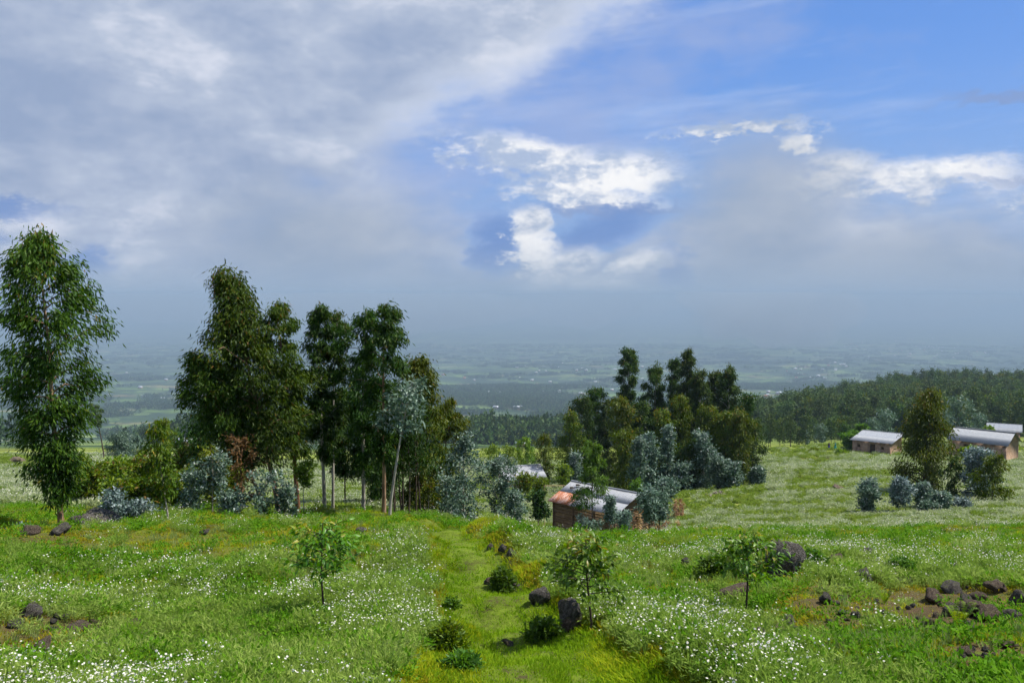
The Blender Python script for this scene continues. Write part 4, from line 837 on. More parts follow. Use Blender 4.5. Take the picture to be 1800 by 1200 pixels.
# ------------------------------------------------------------------ two people on the mound
def person(label, px, d, hpx, top_c, bot_c, seed):
    x = float(x_of(px, 798, d)); b = Vector((x, d, gz(x, d) - .02)); H = max(hpx * d / FPX, 1.35)
    m1, t = mat('cloth_' + str(seed)); out(t, prin(t, top_c, .9, .1)); m2, t = mat('skirt_' + str(seed)); out(t, prin(t, bot_c, .9, .1))
    if 'skin' not in M: M['skin'], t = mat('skin'); out(t, prin(t, (.05, .028, .018), .6, .3))
    def skin(nm, vs, es, rs, mt, par):
        me = bpy.data.meshes.new(nm); me.from_pydata([tuple(np.array(v) * H) for v in vs], es, []); me.materials.append(mt)
        o = link(nm, me, par); sk = o.modifiers.new('skin', 'SKIN'); sv = me.skin_vertices[0].data
        for i, q in enumerate(rs): sv[i].radius = (q * H, q * H); sv[i].use_root = i == 0
        su = o.modifiers.new('sub', 'SUBSURF'); su.levels = su.render_levels = 1; return o
    p_ = thing('person', label, 'person', b, R(30 * seed), 'people on the mossy mound')
    V = [(0, 0, .52), (0, 0, .66), (0, 0, .80), (0, 0, .86), (0, .01, .91), (0, .01, .97), (.11, 0, .79), (.15, .04, .63), (.14, .10, .48), (-.11, 0, .79), (-.15, .04, .63), (-.14, .10, .48), (.06, 0, .48), (.065, .02, .27), (.065, 0, .05), (.065, .08, .02), (-.06, 0, .48), (-.065, .0, .27), (-.065, -.02, .05), (-.065, .06, .02)]
    E = [(0, 1), (1, 2), (2, 3), (3, 4), (4, 5), (2, 6), (6, 7), (7, 8), (2, 9), (9, 10), (10, 11), (0, 12), (12, 13), (13, 14), (14, 15), (0, 16), (16, 17), (17, 18), (18, 19)]
    skin('body', V, E, [.085, .08, .085, .035, .055, .05, .04, .03, .024, .04, .03, .024, .06, .045, .028, .02, .06, .045, .028, .02], M['skin'], p_)
    skin('shirt', [(0, 0, .53), (0, 0, .66), (0, 0, .80), (.11, 0, .79), (.15, .04, .64), (-.11, 0, .79), (-.15, .04, .64)], [(0, 1), (1, 2), (2, 3), (3, 4), (2, 5), (5, 6)], [.1, .095, .095, .055, .042, .055, .042], m1, p_)
    link('skirt', MB().tube(np.array([[0, 0, .56], [0, 0, .45], [0, 0, .3], [0, 0, .16]]) * H, np.array([.1, .12, .135, .15]) * H, k=12).me('skirt', m2, True), p_)
person('person in dark top and violet-blue skirt standing on the mossy mound, left one', 1457, 142, 13, (.03, .02, .04), (.05, .03, .3), 1)
person('person in a turquoise dress standing on the mossy mound, right one', 1468, 141, 11, (.03, .32, .3), (.03, .3, .32), 2)

# ------------------------------------------------------------------ woods on the far side: tree meshes shared by many copies
def far_tree(seed, H=14, rad=3.2, lm='far', leaf=(1.0, .5), nl=26, base=.25):
    B, LV, LF, LA = grow(seed, H, [(base, rad * .5), (.4, rad * .9), (.6, rad), (.8, rad * .95), (.93, rad * .65), (1, rad * .2)], (0, 0), .22, base, nl, 4, 6, leaf, .25, .5, .55, .1, .02, .3, tw=False, ks=5)
    Bv = np.concatenate(B.V); Bf = np.concatenate(B.F[4]); nb = len(Bv)
    return mesh('tree', np.concatenate([Bv, LV]), np.concatenate([Bf, LF + nb]), [M['bark_dark'], M[lm]], False, np.r_[np.full(nb, .3), LA], np.r_[np.zeros(len(Bf)), np.ones(len(LF))])
FT = [far_tree(200, 15, 3.4), far_tree(201, 13, 3.8), far_tree(202, 17, 3.2, 'far', base=.35), far_tree(203, 14, 3.6, 'euc_olive'), far_tree(204, 11, 3.4, 'euc_dark')]
FS = far_tree(205, 10, 3.2, 'silver', base=.1)
r = np.random.default_rng(21)
cand = []
while len(cand) < 2200:
    d_ = math.exp(r.uniform(math.log(290), math.log(860))); px = r.uniform(1270, 1900)
    lim = np.interp(px, [1270, 1330, 1500, 1700, 1900], [640, 360, 300, 290, 285])
    if d_ < lim: continue
    x = (px - 900) / FPX * d_
    if any((x - c_[0]) ** 2 + (d_ - c_[1]) ** 2 < (3.0 + d_ * .0022) ** 2 for c_ in cand[-400:]): continue
    cand.append((x, d_))
cand = np.array(cand); cz = height(cand[:, 0], cand[:, 1]); cpx, cpy = to_px(np.c_[cand, cz + 12])
infr = (cpx < 1805) & (cpx > 1290); order = np.argsort(cand[:, 1] + np.where(infr, 0, 1e5))
near_i = order[:190]
WG = 'trees on the near edge of the wooded hill'
for k, i in enumerate(near_i):
    o = link('forest_tree', FT[r.integers(5)] if r.uniform() > .05 else FS); o.location = (cand[i, 0], cand[i, 1], cz[i] - .3); s_ = r.uniform(.6, 1.0); o.scale = (s_, s_, s_ * r.uniform(.9, 1.2)); o.rotation_euler = (0, 0, r.uniform(0, 6.3))
    zone = 'left foot' if cpx[i] < 1480 else 'middle foot' if cpx[i] < 1640 else 'right foot'
    tag(o, 'dark tree at the %s of the wooded hill' % zone, 'tree', 'trees at the %s of the wooded hill' % zone)
FOREST_REST = np.c_[cand[order[190:]], cz[order[190:]]]
# low row of trees below the hill and single silver trees before it
RGp = 'row of trees between the mossy mound and the wooded hill'
for k, px in enumerate(np.linspace(1342, 1500, 22)):
    d_ = r.uniform(200, 265); x = (px + r.normal() * 4 - 900) / FPX * d_; o = link('row_tree', FT[k % 5]); s_ = r.uniform(.36, .55); o.scale = (s_, s_, s_); o.location = (x, d_, gz(x, d_) - .2); o.rotation_euler = (0, 0, k)
    tag(o, 'small tree in the row between the mossy mound and the wooded hill', 'tree', RGp)
for px, d_, s_, lab in ((1690, 210, .95, 'pale silver tree between the big tree and the farthest house'), (1560, 215, .75, 'silver tree just above the small house roof'), (1538, 230, .6, 'smaller silver tree left of the one above the small house'), (1445, 205, .5, 'silver tree in the low row behind the people'), (1725, 230, .6, 'small silver tree left of the farthest house roof'), (1420, 215, .4, 'smallest silver tree in the low row')):
    x = (px - 900) / FPX * d_; o = link('silver_tree', FS); o.scale = (s_,) * 3; o.location = (x, d_, gz(x, d_) - .2); tag(o, lab, 'tree', 'silver trees before the wooded hill')

# ------------------------------------------------------------------ houses in the valley
VW = bpy.data.materials['mud_plaster']
m, t = mat('valley_roof'); M['vroof'] = m; out(t, prin(t, (.72, .74, .78), .4, .5, None, .1))
m, t = mat('valley_roof_red'); M['vroof_r'] = m; out(t, prin(t, (.36, .15, .09), .7, .2))
def vhouse_meshes(rm):
    w = MB().box((-4, -3, -2), (4, 3, 2.6)).me('wall', VW)
    V = [(-4.6, -3.6, 2.4), (4.6, -3.6, 2.4), (4.6, 3.6, 2.4), (-4.6, 3.6, 2.4), (-4.6, 0, 4.2), (4.6, 0, 4.2)]
    rf = mesh('roof', V, [[(0, 1, 5, 4), (2, 3, 4, 5), (3, 2, 1, 0)], [(1, 2, 5), (3, 0, 4)]], M[rm])
    dr = MB().box((-.6, -3.06, -.5), (.6, -2.99, 1.6)).me('door', M['wood'])
    return w, rf, dr
VH = [vhouse_meshes('vroof'), vhouse_meshes('vroof_r')]
def vhouse(px, py, label, group, sc_=1., kind=0, rot=None, d=None):
    d = d or hit(px, py, lo=400, fn=height); x = float(x_of(px, py, d)); z = gz(x, d)
    h_ = thing('valley_house', label, 'house', (x, d, z + 1), rot if rot is not None else r.uniform(-.5, .5), group); h_.scale = (sc_,) * 3
    w, rf, dr = VH[kind]; link('wall', w, h_); link('roof', rf, h_)
    if d < 2500: link('door', dr, h_)
    return h_
for px, py, s_, k, lab in ((903, 762, 1.2, 0, 'white-roofed brick house on the green clearing in the middle of the valley slope'), (812, 746, 1.1, 0, 'white-roofed house at the left of the wooded valley slope'), (861, 736, .9, 0, 'small pale house above the dark wood in the valley'), (946, 750, .9, 1, 'reddish house at the edge of the green valley clearing'), (938, 742, .7, 0, 'white house above the reddish one by the valley clearing'), (915, 797, .5, 0, 'pale roof among the trees above the white-roofed hut'), (325, 786, .8, 0, 'pale building seen through the gap left of the grove'), (192, 694, 1., 0, 'white roof on the green valley field at left'), (228, 716, .9, 0, 'white roof in the lower valley field at left')):
    vhouse(px, py, lab, None, s_, k)
VL = {(960, 690): 'tiny house in the village seen left of the middle grove, down in the valley', (760, 680): 'tiny house in the hazy valley just right of the left grove', (1430, 660): 'tiny house in the hazy valley left above the wooded hill', (1600, 612): 'tiny house in the far bright town above the wooded hill', (240, 680): 'tiny house in the valley between the lone tree and the left grove', (1000, 650): 'tiny house far out in the valley above the village', (880, 715): 'tiny house on the near valley slope below the village', (1350, 700): 'tiny house in the valley just right of the middle grove', (1480, 640): 'tiny house in the far valley left of the bright town', (1700, 622): 'tiny house in the far valley near the right edge'}
tn_ = 0
for cx, cy_, sx2, sy2, n_, rk in ((960, 690, 90, 26, 26, .2), (760, 680, 70, 30, 12, .1), (1430, 660, 60, 14, 14, .1), (1600, 612, 90, 11, 46, .25), (240, 680, 60, 30, 10, .1), (1000, 650, 160, 18, 18, .1), (880, 715, 40, 10, 8, .3), (1350, 700, 30, 14, 5, .1), (1480, 640, 60, 6, 7, .1), (1700, 622, 60, 6, 12, .1)):
    for k in range(n_):
        px, py = cx + r.normal() * sx2 * .6, cy_ + r.normal() * sy2 * .6
        if py < 596: continue
        vhouse(px, py, VL[(cx, cy_)], VL[(cx, cy_)].replace('tiny house', 'tiny houses'), r.uniform(1.2, 2.3), int(r.uniform() < rk)); tn_ += 1
# ------------------------------------------------------------------ ground cover: instanced tufts (stuff)
def cover_mat(name, a, b_, c_, trans=.4, spec=.06):
    m, t = mat(name); v = t.n('ShaderNodeAttribute', attribute_name='v', out=2); rnd = t.n('ShaderNodeObjectInfo', out=5)
    gp = t.n('ShaderNodeNewGeometry', out=0); n = t.noise(gp, .55, 3, .6)
    c = t.ramp(t.m('ADD', t.m('MULTIPLY', v, .45), t.m('ADD', t.m('MULTIPLY', rnd, .25), t.m('MULTIPLY_ADD', n, .9, -.3))), [(.1, a), (.45, b_), (.9, c_)])
    out(t, t.n('ShaderNodeMixShader', trans, prin(t, c, .6, spec), t.n('ShaderNodeBsdfTranslucent', t.n('ShaderNodeHueSaturation', .5, 1., 1.3, 1., c)))); return m
M['g_short'] = cover_mat('short_grass', (.14, .24, .005), (.245, .345, .007), (.39, .38, .013))
M['g_path'] = cover_mat('path_grass', (.10, .2, .006), (.17, .30, .008), (.27, .35, .014))
M['g_moss'] = cover_mat('mossy_turf', (.15, .17, .008), (.28, .27, .012), (.38, .28, .025))
M['g_tall'] = cover_mat('tall_grass', (.14, .2, .045), (.2, .28, .075), (.32, .36, .14))
M['g_leaf'] = cover_mat('leafy_weed', (.05, .15, .006), (.10, .24, .009), (.18, .32, .02))
M['g_pyr'] = cover_mat('feathery_herb', (.13, .23, .025), (.21, .32, .045), (.34, .42, .11))
M['g_fpyr'] = cover_mat('field_herb', (.12, .19, .02), (.19, .28, .03), (.29, .34, .08))
M['g_cream'] = cover_mat('cream_flowering_herb', (.17, .24, .07), (.30, .37, .16), (.50, .53, .33))
m, t = mat('white_petal'); M['petal'] = m; out(t, t.n('ShaderNodeMixShader', .25, prin(t, (.82, .82, .78), .6, .2), t.n('ShaderNodeBsdfTranslucent', (.8, .8, .75, 1))))
m, t = mat('yellow_disc'); M['disc'] = m; out(t, prin(t, (.62, .40, .03), .7, .1))
def blades(r, n, rad, h0, h1, w, lean=.45):
    a = r.uniform(0, 6.28, n); q = np.sqrt(r.uniform(0, 1, n)) * rad; b0 = np.c_[np.cos(a) * q, np.sin(a) * q, np.full(n, -.03)]
    h = r.uniform(h0, h1, n)[:, None]; o = unit(np.c_[np.cos(a), np.sin(a), np.zeros(n)] + r.normal(size=(n, 3)) * np.array([.8, .8, 0])) * h * lean * r.uniform(.2, 1.2, n)[:, None]
    s = unit(np.c_[r.normal(size=(n, 2)), np.zeros(n)]) * w * .5; up = np.array([0, 0, 1.])
    mdl = b0 + o * .3 + up * h * .6; tip = b0 + o + up * h * r.uniform(.8, 1, n)[:, None]
    V = np.stack([b0 - s, b0 + s, mdl + s * .8, mdl - s * .8, tip], 1).reshape(-1, 3); i = np.arange(n)[:, None] * 5
    return V, (i + np.array([[0, 1, 2, 3]])), (i + np.array([[3, 2, 4]])), np.repeat(r.uniform(0, 1, n), 5), tip
def flower_heads(r, P, size):
    n = len(P); up = unit(np.array([0, 0, 1.]) + r.normal(size=(n, 3)) * .6); a = unit(np.cross(up, r.normal(size=(n, 3)))); b_ = np.cross(up, a); sz = (size * r.uniform(.55, 1.25, n))[:, None]
    V = []; Q = []; k = 9
    for j in range(k):
        th = j * 2 * math.pi / k; d_ = a * math.cos(th) + b_ * math.sin(th); s_ = -a * math.sin(th) + b_ * math.cos(th)
        V.append(np.stack([P + d_ * sz * .08, P + d_ * sz * .33 + s_ * sz * .15, P + d_ * sz * .52 - up * sz * .06, P + d_ * sz * .33 - s_ * sz * .15], 1))
    PV = np.concatenate(V).reshape(-1, 3); PF = np.arange(len(PV)).reshape(-1, 4)
    ring = np.stack([P + (a * math.cos(q) + b_ * math.sin(q)) * sz * .15 + up * sz * .05 for q in np.arange(6) * math.pi / 3], 1); DV = ring.reshape(-1, 3); DF = np.arange(len(DV)).reshape(-1, 6)
    return PV, PF, DV, DF
def tuft(kind, seed):
    r = np.random.default_rng(seed)
    if kind in ('short', 'path', 'moss'):
        n, rad, h0, h1, w = {'short': (38, .10, .025, .075, .009), 'path': (38, .11, .02, .05, .009), 'moss': (48, .12, .012, .04, .012)}[kind]
        V, Q, T3, A, _ = blades(r, n, rad, h0, h1, w, .8); return mesh('tuft', V, [Q, T3], M['g_' + kind], False, A)
    if kind == 'tall':
        V, Q, T3, A, _ = blades(r, 30, .07, .10, .24, .007, .5); return mesh('tuft', V, [Q, T3], M['g_tall'], False, A)
    if kind == 'leaf':
        n = 34; a = r.uniform(0, 6.28, n); q = np.sqrt(r.uniform(0, 1, n)) * .15; c = np.c_[np.cos(a) * q, np.sin(a) * q, r.uniform(.0, .09, n)]
        LV, LF, LA = leafs(r, c, unit(np.c_[np.cos(a), np.sin(a), np.full(n, .8)]), r.uniform(.1, .9, n), 3, .02, .042, .018, .0, 1.1); return mesh('tuft', LV, LF, M['g_leaf'], False, LA)
    # feathery pyrethrum plants
    fl = kind in ('pyrf', 'field_f'); far_ = kind.startswith('field'); sc_ = 1
    n = 46; V, Q, T3, A, tip = blades(r, n, .10 if not far_ else .2, (.12 if not far_ else .2), .26 if not far_ else .34, .006 if not far_ else .014, .5)
    nf_ = 60; a = r.uniform(0, 6.28, nf_); q = np.sqrt(r.uniform(0, 1, nf_)) * (.15 if not far_ else .3); c = np.c_[np.cos(a) * q, np.sin(a) * q, r.uniform(.0, .15 if not far_ else .2, nf_) * (1 - q)]
    LV, LF, LA = leafs(r, c, unit(np.c_[np.cos(a), np.sin(a), np.full(nf_, 1.4)]), r.uniform(.1, .9, nf_), 4 if not far_ else 3, .025, (.065 if not far_ else .14), .011 if not far_ else .04, .0, 1.0)
    b0 = len(V); V = np.r_[V, LV]; Q = np.r_[Q, LF + b0]; A = np.r_[A, LA]; faces = [Q, T3]; mi = [np.zeros(len(Q)), np.zeros(len(T3))]
    if fl:
        nfl = 14 if not far_ else 6; ix = np.argsort(-tip[:, 2])[:nfl]; P = tip[ix] + np.array([0, 0, .03]) + r.normal(size=(nfl, 3)) * [.04, .04, .02]
        PV, PF, DV, DF = flower_heads(r, P, .0185 if not far_ else .03)
        n1 = len(V); V = np.r_[V, PV]; n2 = len(V); V = np.r_[V, DV]; A = np.r_[A, np.zeros(len(PV) + len(DV))]
        faces += [PF + n1, DF + n2]; mi += [np.ones(len(PF)), np.full(len(DF), 2)]
    return mesh('tuft', V, faces, [M[('g_cream' if fl else 'g_fpyr') if far_ else 'g_pyr'], M['petal'], M['disc']], False, A, np.concatenate(mi))
def scatter(name, label, meshes, P, scl, rot=None, tilt=.12, seed=0):
    """one object of points; a geometry-nodes tree puts a tuft on each"""
    r = np.random.default_rng(seed); n = len(P)
    me = bpy.data.meshes.new(name); me.vertices.add(n); me.vertices.foreach_set('co', np.asarray(P, np.float32).ravel())
    e = np.c_[r.normal(size=(n, 2)) * tilt, r.uniform(0, 6.283, n)] if rot is None else rot
    a = me.attributes.new('rot', 'FLOAT_VECTOR', 'POINT'); a.data.foreach_set('vector', e.astype(np.float32).ravel())
    a = me.attributes.new('scl', 'FLOAT', 'POINT'); a.data.foreach_set('value', np.asarray(scl, np.float32))
    a = me.attributes.new('idx', 'INT', 'POINT'); a.data.foreach_set('value', r.integers(0, len(meshes), n).astype(np.int32))
    ng = bpy.data.node_groups.new(name, 'GeometryNodeTree'); ng.interface.new_socket('Geometry', in_out='INPUT', socket_type='NodeSocketGeometry'); ng.interface.new_socket('Geometry', in_out='OUTPUT', socket_type='NodeSocketGeometry')
    N = ng.nodes; gi = N.new('NodeGroupInput'); go = N.new('NodeGroupOutput'); ip = N.new('GeometryNodeInstanceOnPoints'); jn = N.new('GeometryNodeJoinGeometry')
    def attr(nm, ty):
        q = N.new('GeometryNodeInputNamedAttribute'); q.data_type = ty; q.inputs[0].default_value = nm; return q.outputs[0]
    for me_ in reversed(meshes):
        so_ = bpy.data.objects.new(name + '_source', me_)
        oi = N.new('GeometryNodeObjectInfo'); oi.inputs[0].default_value = so_; oi.inputs['As Instance'].default_value = True; ng.links.new(oi.outputs['Geometry'], jn.inputs[0])
    ng.links.new(gi.outputs[0], ip.inputs['Points']); ng.links.new(jn.outputs[0], ip.inputs['Instance']); ip.inputs['Pick Instance'].default_value = True
    ng.links.new(attr('idx', 'INT'), ip.inputs['Instance Index']); ng.links.new(attr('rot', 'FLOAT_VECTOR'), ip.inputs['Rotation']); ng.links.new(attr('scl', 'FLOAT'), ip.inputs['Scale'])
    ng.links.new(ip.outputs[0], go.inputs[0])
    o = link(name, me); md = o.modifiers.new('scatter', 'NODES'); md.node_group = ng
    tag(o, label, None, None, 'stuff'); return o
FLOW = [(180, 1168, 190, 34, 1), (50, 1185, 90, 26, 1), (310, 1140, 70, 20, .8), (60, 1018, 70, 18, 1), (330, 1000, 75, 20, 1), (240, 984, 80, 10, .7), (150, 985, 60, 9, .5), (440, 1012, 90, 24, .7), (560, 1015, 130, 28, .7), (640, 1025, 110, 34, .9), (715, 1040, 50, 40, .8), (725, 965, 38, 34, .8), (745, 1000, 30, 40, .6), (610, 1080, 46, 14, 1), (540, 1150, 46, 13, .7), (610, 1188, 70, 14, .7), (860, 1180, 70, 16, .5), (500, 975, 90, 16, .4), (320, 960, 40, 12, .5),
        (940, 945, 80, 14, 1), (1010, 950, 60, 12, .6), (960, 1012, 60, 16, 1), (920, 990, 40, 14, .5), (1190, 1058, 150, 30, .7), (1090, 1055, 80, 24, .8), (1240, 1078, 70, 22, .8), (1190, 1118, 120, 18, .9), (1240, 950, 140, 14, .8), (1360, 962, 60, 9, .5), (1500, 944, 110, 10, 1), (1560, 956, 90, 12, .8), (1680, 952, 110, 18, 1), (1765, 972, 40, 14, .8), (1430, 1138, 36, 9, 1), (1540, 1150, 34, 9, .9), (1540, 1075, 16, 8, .8), (1490, 982, 26, 9, .9), (1340, 1060, 30, 14, .4), (1640, 1155, 30, 8, .3), (1110, 985, 60, 14, .5), (1440, 1080, 20, 8, .3)]
FEATH = [(300, 1060, 220, 46, 1), (100, 1050, 90, 30, .7), (520, 1120, 160, 60, .9), (650, 1060, 120, 60, .7), (300, 1180, 300, 40, .6), (120, 1185, 160, 40, .9), (640, 1150, 90, 40, .6), (1180, 1090, 180, 50, .7), (1250, 1010, 120, 30, .5), (1550, 985, 130, 26, .9), (1700, 980, 110, 24, .9), (1440, 1165, 60, 30, 1), (1560, 1175, 60, 26, .9), (1300, 1170, 140, 30, .6), (1000, 975, 90, 26, .6), (1130, 1030, 120, 24, .6), (30, 960, 40, 20, .8), (720, 990, 60, 60, .5), (450, 985, 120, 30, .5)]
r = np.random.default_rng(33)
def cands(n, d0, d1, p0=-60, p1=1860, pw=0.):
    d = np.exp(r.uniform(math.log(d0), math.log(d1), n)); x = (r.uniform(p0, p1, n) - 900) / FPX * d; z = height(x, d)
    px, py = to_px(np.c_[x, d, z]); return np.c_[x, d, z], px, py
# near ground, 4.6 to 27 m
P, px, py = cands(225000, 4.4, 27, -520, 2320); po_ = path_off(P[:, 0], P[:, 1]); pwd = path_w(P[:, 1]); onp = (np.abs(po_) < pwd) & (P[:, 1] < 18); ring = (np.abs(po_) < pwd + .14) & (P[:, 1] < 18)
bare = blob(px, py, BARE)
free = np.ones(len(P), bool)
for rx_, ry_, ra_ in ROCKS: free &= np.hypot(P[:, 0] - rx_, P[:, 1] - ry_ + ra_ * .5) > ra_ * 1.25
wn = vnoise(P[:, 0], P[:, 1], .9, 51) + .5; wn2 = vnoise(P[:, 0], P[:, 1], .35, 52) + .5; wn3 = vnoise(P[:, 0], P[:, 1], .5, 58) + .5
hx, hy = to_px(P + np.array([0, 0, .22])); flo = blob(hx, hy, FLOW) * np.clip(wn2 * 1.6 - .25, 0.05, 1); fea = blob(hx, hy, FEATH); u = r.uniform(0, 1, len(P))
MOSS = [(110, 945, 130, 24, 1), (330, 945, 150, 20, 1), (560, 940, 160, 16, .8), (420, 965, 120, 14, .7), (60, 1130, 90, 30, .8), (1400, 1050, 70, 50, .9), (1560, 1030, 180, 26, .9), (1700, 1035, 120, 22, .8), (1300, 1030, 60, 40, .6), (880, 1000, 40, 40, .8), (1450, 1110, 90, 30, .7)]
moss = blob(px, py, MOSS)
V3 = lambda k, s0=0: [tuft(k, s0 + q) for q in range(3)]
edge_ = onp & (np.abs(po_) > pwd * .55)
sel = onp & (u < .75 * np.clip(wn2 * 2.2, .3, 1)); scatter('path_grass', 'short bright grass growing on the footpath', V3('path', 1), P[sel], r.uniform(.7, 1.2, sel.sum()), seed=1)
sel = free & (~onp | (edge_ & (wn > .45))) & (u < .36 * (1 - bare) * (1 - moss * .75) * np.clip(wn3 * 2.6, .08, 1)); scatter('short_grass', 'short green grass covering the near slope', V3('short', 11), P[sel], r.uniform(.6, 1.15, sel.sum()) * (.75 + .5 * wn[sel]), seed=2)
u = r.uniform(0, 1, len(P)); sel = ~onp & (u < (.30 + .3 * moss) * (1 - bare * .94)); scatter('mossy_turf', 'low yellow-green moss and turf of the near slope', V3('moss', 21), P[sel], r.uniform(.7, 1.4, sel.sum()), seed=3)
u = r.uniform(0, 1, len(P)); sel = free & ~ring & (u < .035 * (1 - bare * .8) * np.clip(wn * 2 - .5, 0, 1.4)); scatter('tall_grass', 'taller pale grass tufts of the near slope', V3('tall', 31), P[sel], r.uniform(.5, 1.0, sel.sum()), seed=4)
u = r.uniform(0, 1, len(P)); sel = free & ~ring & (u < .05 * (1 - bare * .93) * (1 - moss * .6) * np.clip(1.3 - wn * 1.6 + .25, 0, 1)); scatter('leafy_weeds', 'low dark leafy weeds of the near slope', V3('leaf', 41), P[sel], r.uniform(.6, 1.3, sel.sum()), seed=5)
u = r.uniform(0, 1, len(P)); pr = free & ~ring & (u < .085 * fea * (1 - bare * .85) * np.clip(wn2 * 1.5, .2, 1)); scatter('feathery_herbs', 'feathery grey-green pyrethrum plants without flowers', V3('pyr', 51), P[pr], r.uniform(.55, 1.0, pr.sum()), seed=6)
u = r.uniform(0, 1, len(P)); pr = free & ~onp & (u < .016 * (vnoise(P[:, 0], P[:, 1], 1.3, 55) > .12) * (1 - bare) + .055 * flo); scatter('daisy_plants', 'white flowering pyrethrum daisies of the near slope', V3('pyrf', 61) + V3('pyrf', 71), P[pr], r.uniform(.6, 1.0, pr.sum()), seed=7)
# fields from 27 to 170 m
P, px, py = cands(105000, 26, 172, -250, 2080); row = (.5 + .5 * np.sin((P[:, 1] + P[:, 0] * .16 + 2.2 * vnoise(P[:, 0], P[:, 1], 9, 64)) * 1.35)) * .75 + .5 * (vnoise(P[:, 0], P[:, 1], 2.2, 61) + .5); big = vnoise(P[:, 0], P[:, 1], 9, 62) + .5; u = r.uniform(0, 1, len(P))
yard = np.hypot((P[:, 0] - 1.6) / 2.6, (P[:, 1] - 48) / 3.6) < 1; shade = (P[:, 1] > 60) & (px > 985) & (px < 1345) & (P[:, 1] < 110)
ditch = np.abs(px - np.interp(py, [790, 860, 900, 935], [1460, 1395, 1465, 1545])) < 14
mound = blob(px, py, [(1420, 795, 90, 16, 1), (1500, 850, 110, 14, .8), (1290, 850, 60, 14, .8), (30, 815, 60, 16, 1), (1760, 920, 90, 16, .7)])
fieldw = np.clip(row * 2.4 - .75, 0, 1) * np.clip(big * 1.8, .25, 1) * (1 - .9 * mound) * (1 - .85 * ditch) * ~yard * (1 - .9 * shade)
sel = (u < fieldw * .7); scatter('daisy_field', 'fields of white flowering pyrethrum on the middle slopes', V3('field_f', 81), P[sel], r.uniform(.8, 1.4, sel.sum()) * np.clip(P[sel, 1] / 60, .75, 1.5), seed=8)
u = r.uniform(0, 1, len(P)); sel = (u < .3) & ~yard; scatter('field_herbs', 'green herbs and grass of the middle slopes', V3('field', 91), P[sel], r.uniform(.6, 1.2, sel.sum()) * np.clip(P[sel, 1] / 60, .75, 1.5), seed=9)
# woods too far to tell apart
scatter('far_wood', 'unbroken wood covering the top of the hill at right', FT, FOREST_REST - [0, 0, .4], r.uniform(.6, 1.05, len(FOREST_REST)), tilt=.02, seed=10)
def grove(seed):
    r_ = np.random.default_rng(seed); n = 15; c = np.c_[r_.normal(size=(n, 2)) * [17, 13], np.full(n, 0)]; H = r_.uniform(9, 17, n); Vs = []; Fs = []; As = []; n0 = 0
    for i in range(n):
        k = 26; cc = c[i] + np.c_[r_.normal(size=(k, 2)) * 1.7, r_.uniform(.25, 1, k) * H[i]]; cc[:, :2] = c[i, :2] + (cc[:, :2] - c[i, :2]) * (1.2 - .75 * (cc[:, 2:3] / H[i]) ** 3)
        LV, LF, LA = leafs(r_, cc, unit(cc - c[i] - [0, 0, H[i] * .4]), np.full(k, r_.uniform(.1, .8)), 2, .8, 2.6, 1.6, .1, .8); Vs.append(LV); Fs.append(LF + n0); As.append(LA); n0 += len(LV)
        tv, tf = tube([[c[i, 0], c[i, 1], -3], [c[i, 0], c[i, 1], H[i] * .7]], [.25, .1], 4); Vs.append(tv); Fs.append(tf + n0); As.append(np.full(len(tv), .1)); n0 += len(tv)
    return mesh('grove', np.concatenate(Vs), np.concatenate(Fs), M['far'], False, np.concatenate(As))
GV = [grove(300 + k) for k in range(4)]
d = np.exp(r.uniform(math.log(330), math.log(11000), 52000)); x = (r.uniform(-100, 1900, 52000) - 900) / FPX * d
wd = vnoise(x, d, 420, 71) * .5 + vnoise(x, d, 110, 72) * .6 + vnoise(x, d, 1500, 73) * .25; keep = (wd > np.interp(d, [400, 1000, 2200], [.16, .11, .035])) & ~((x / d > .25) & (d < 1000))
x, d = x[keep], d[keep]; z = height(x, d); gpx, gpy = to_px(np.c_[x, d, z])
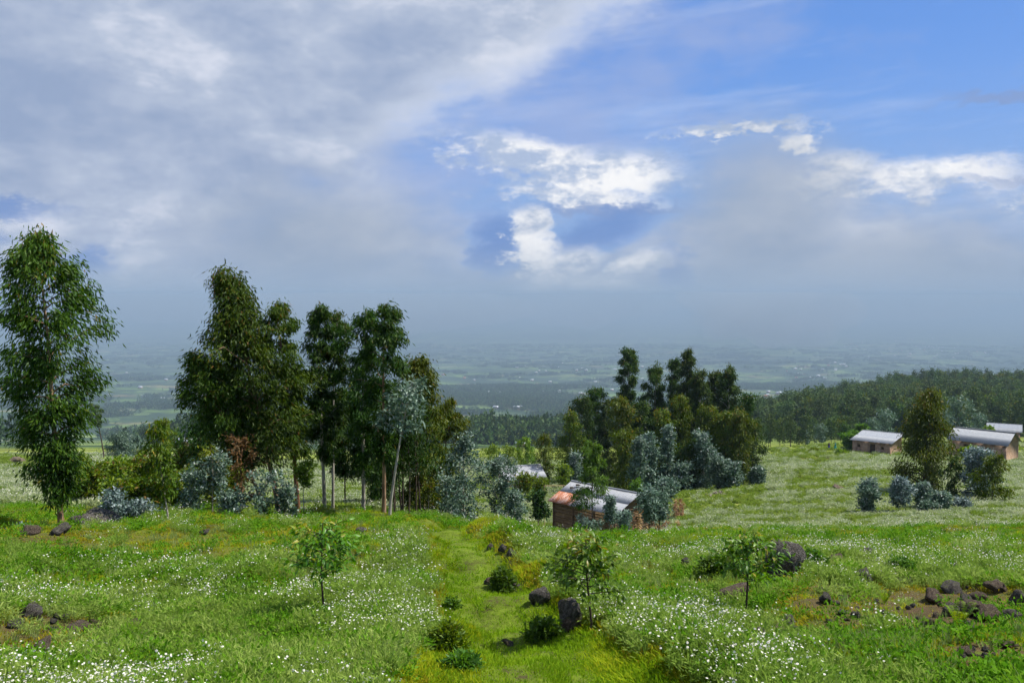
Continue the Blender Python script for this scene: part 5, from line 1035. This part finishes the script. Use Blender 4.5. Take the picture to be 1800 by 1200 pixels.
clear = blob(gpx, gpy, [(905, 765, 30, 10, 1), (955, 750, 40, 8, 1), (330, 786, 20, 8, 1), (220, 700, 30, 14, 1)]) > .5
P = np.c_[x, d, z][~clear]
scatter('valley_woods', 'hazy woods and groves spread over the valley', GV, P, r.uniform(.6, 1.1, len(P)), tilt=.0, seed=12)
# ------------------------------------------------------------------ haze
def mist(seed, px, d, wpx, z0, z1, dep, dens):
    bm = bmesh.new(); bmesh.ops.create_icosphere(bm, subdivisions=4, radius=1)
    V = np.array([v.co[:] for v in bm.verts]); F_ = np.array([[v.index for v in f.verts] for f in bm.faces]); bm.free()
    q = 1 + .55 * vnoise(V[:, 0] * 2 + seed, V[:, 2] * 2 + V[:, 1], 1., seed) + .3 * vnoise(V[:, 0] * 4, V[:, 2] * 4 + V[:, 1] * 3, 1., seed + 1)
    V = V * q[:, None] * np.array([wpx * d / FPX, dep, (z1 - z0) * .5]); V[:, 2] = np.clip(V[:, 2] + (z0 + z1) * .5, -640, 30)
    m, t = mat('mist_air'); o_ = t.t.nodes.new('ShaderNodeOutputMaterial')
    t.t.links.new(t.n('ShaderNodeVolumePrincipled', _Color=(.56, .62, .68, 1), _Density=dens), o_.inputs['Volume'])
    o = link('mist_bank', mesh('mist_bank', V, F_, m, True), None, ((px - 900) / FPX * d, d, 0)); tag(o, 'bank of grey mist drifting low over the far valley', None, None, 'stuff')
for a_ in ((1, 1340, 7600, 130, -430, 200, 900, .0011), (2, 640, 10500, 240, -500, 240, 1500, .0007), (3, 250, 12500, 160, -420, 200, 1500, .0006), (4, 1040, 13500, 150, -450, 200, 1500, .0005), (5, 1560, 14500, 190, -400, 200, 1600, .0005)): mist(*a_)
hz = MB().box((-60000, -60, -760), (60000, 46000, 36))
m, t = mat('haze_air'); M['haze'] = m
o_ = t.t.nodes.new('ShaderNodeOutputMaterial')
t.t.links.new(t.n('ShaderNodeVolumePrincipled', _Color=(.39, .525, .665, 1), _Density=.00015, _Anisotropy=.0), o_.inputs['Volume'])
hzo = link('haze', hz.me('haze', M['haze'])); hzo['kind'] = 'stuff'
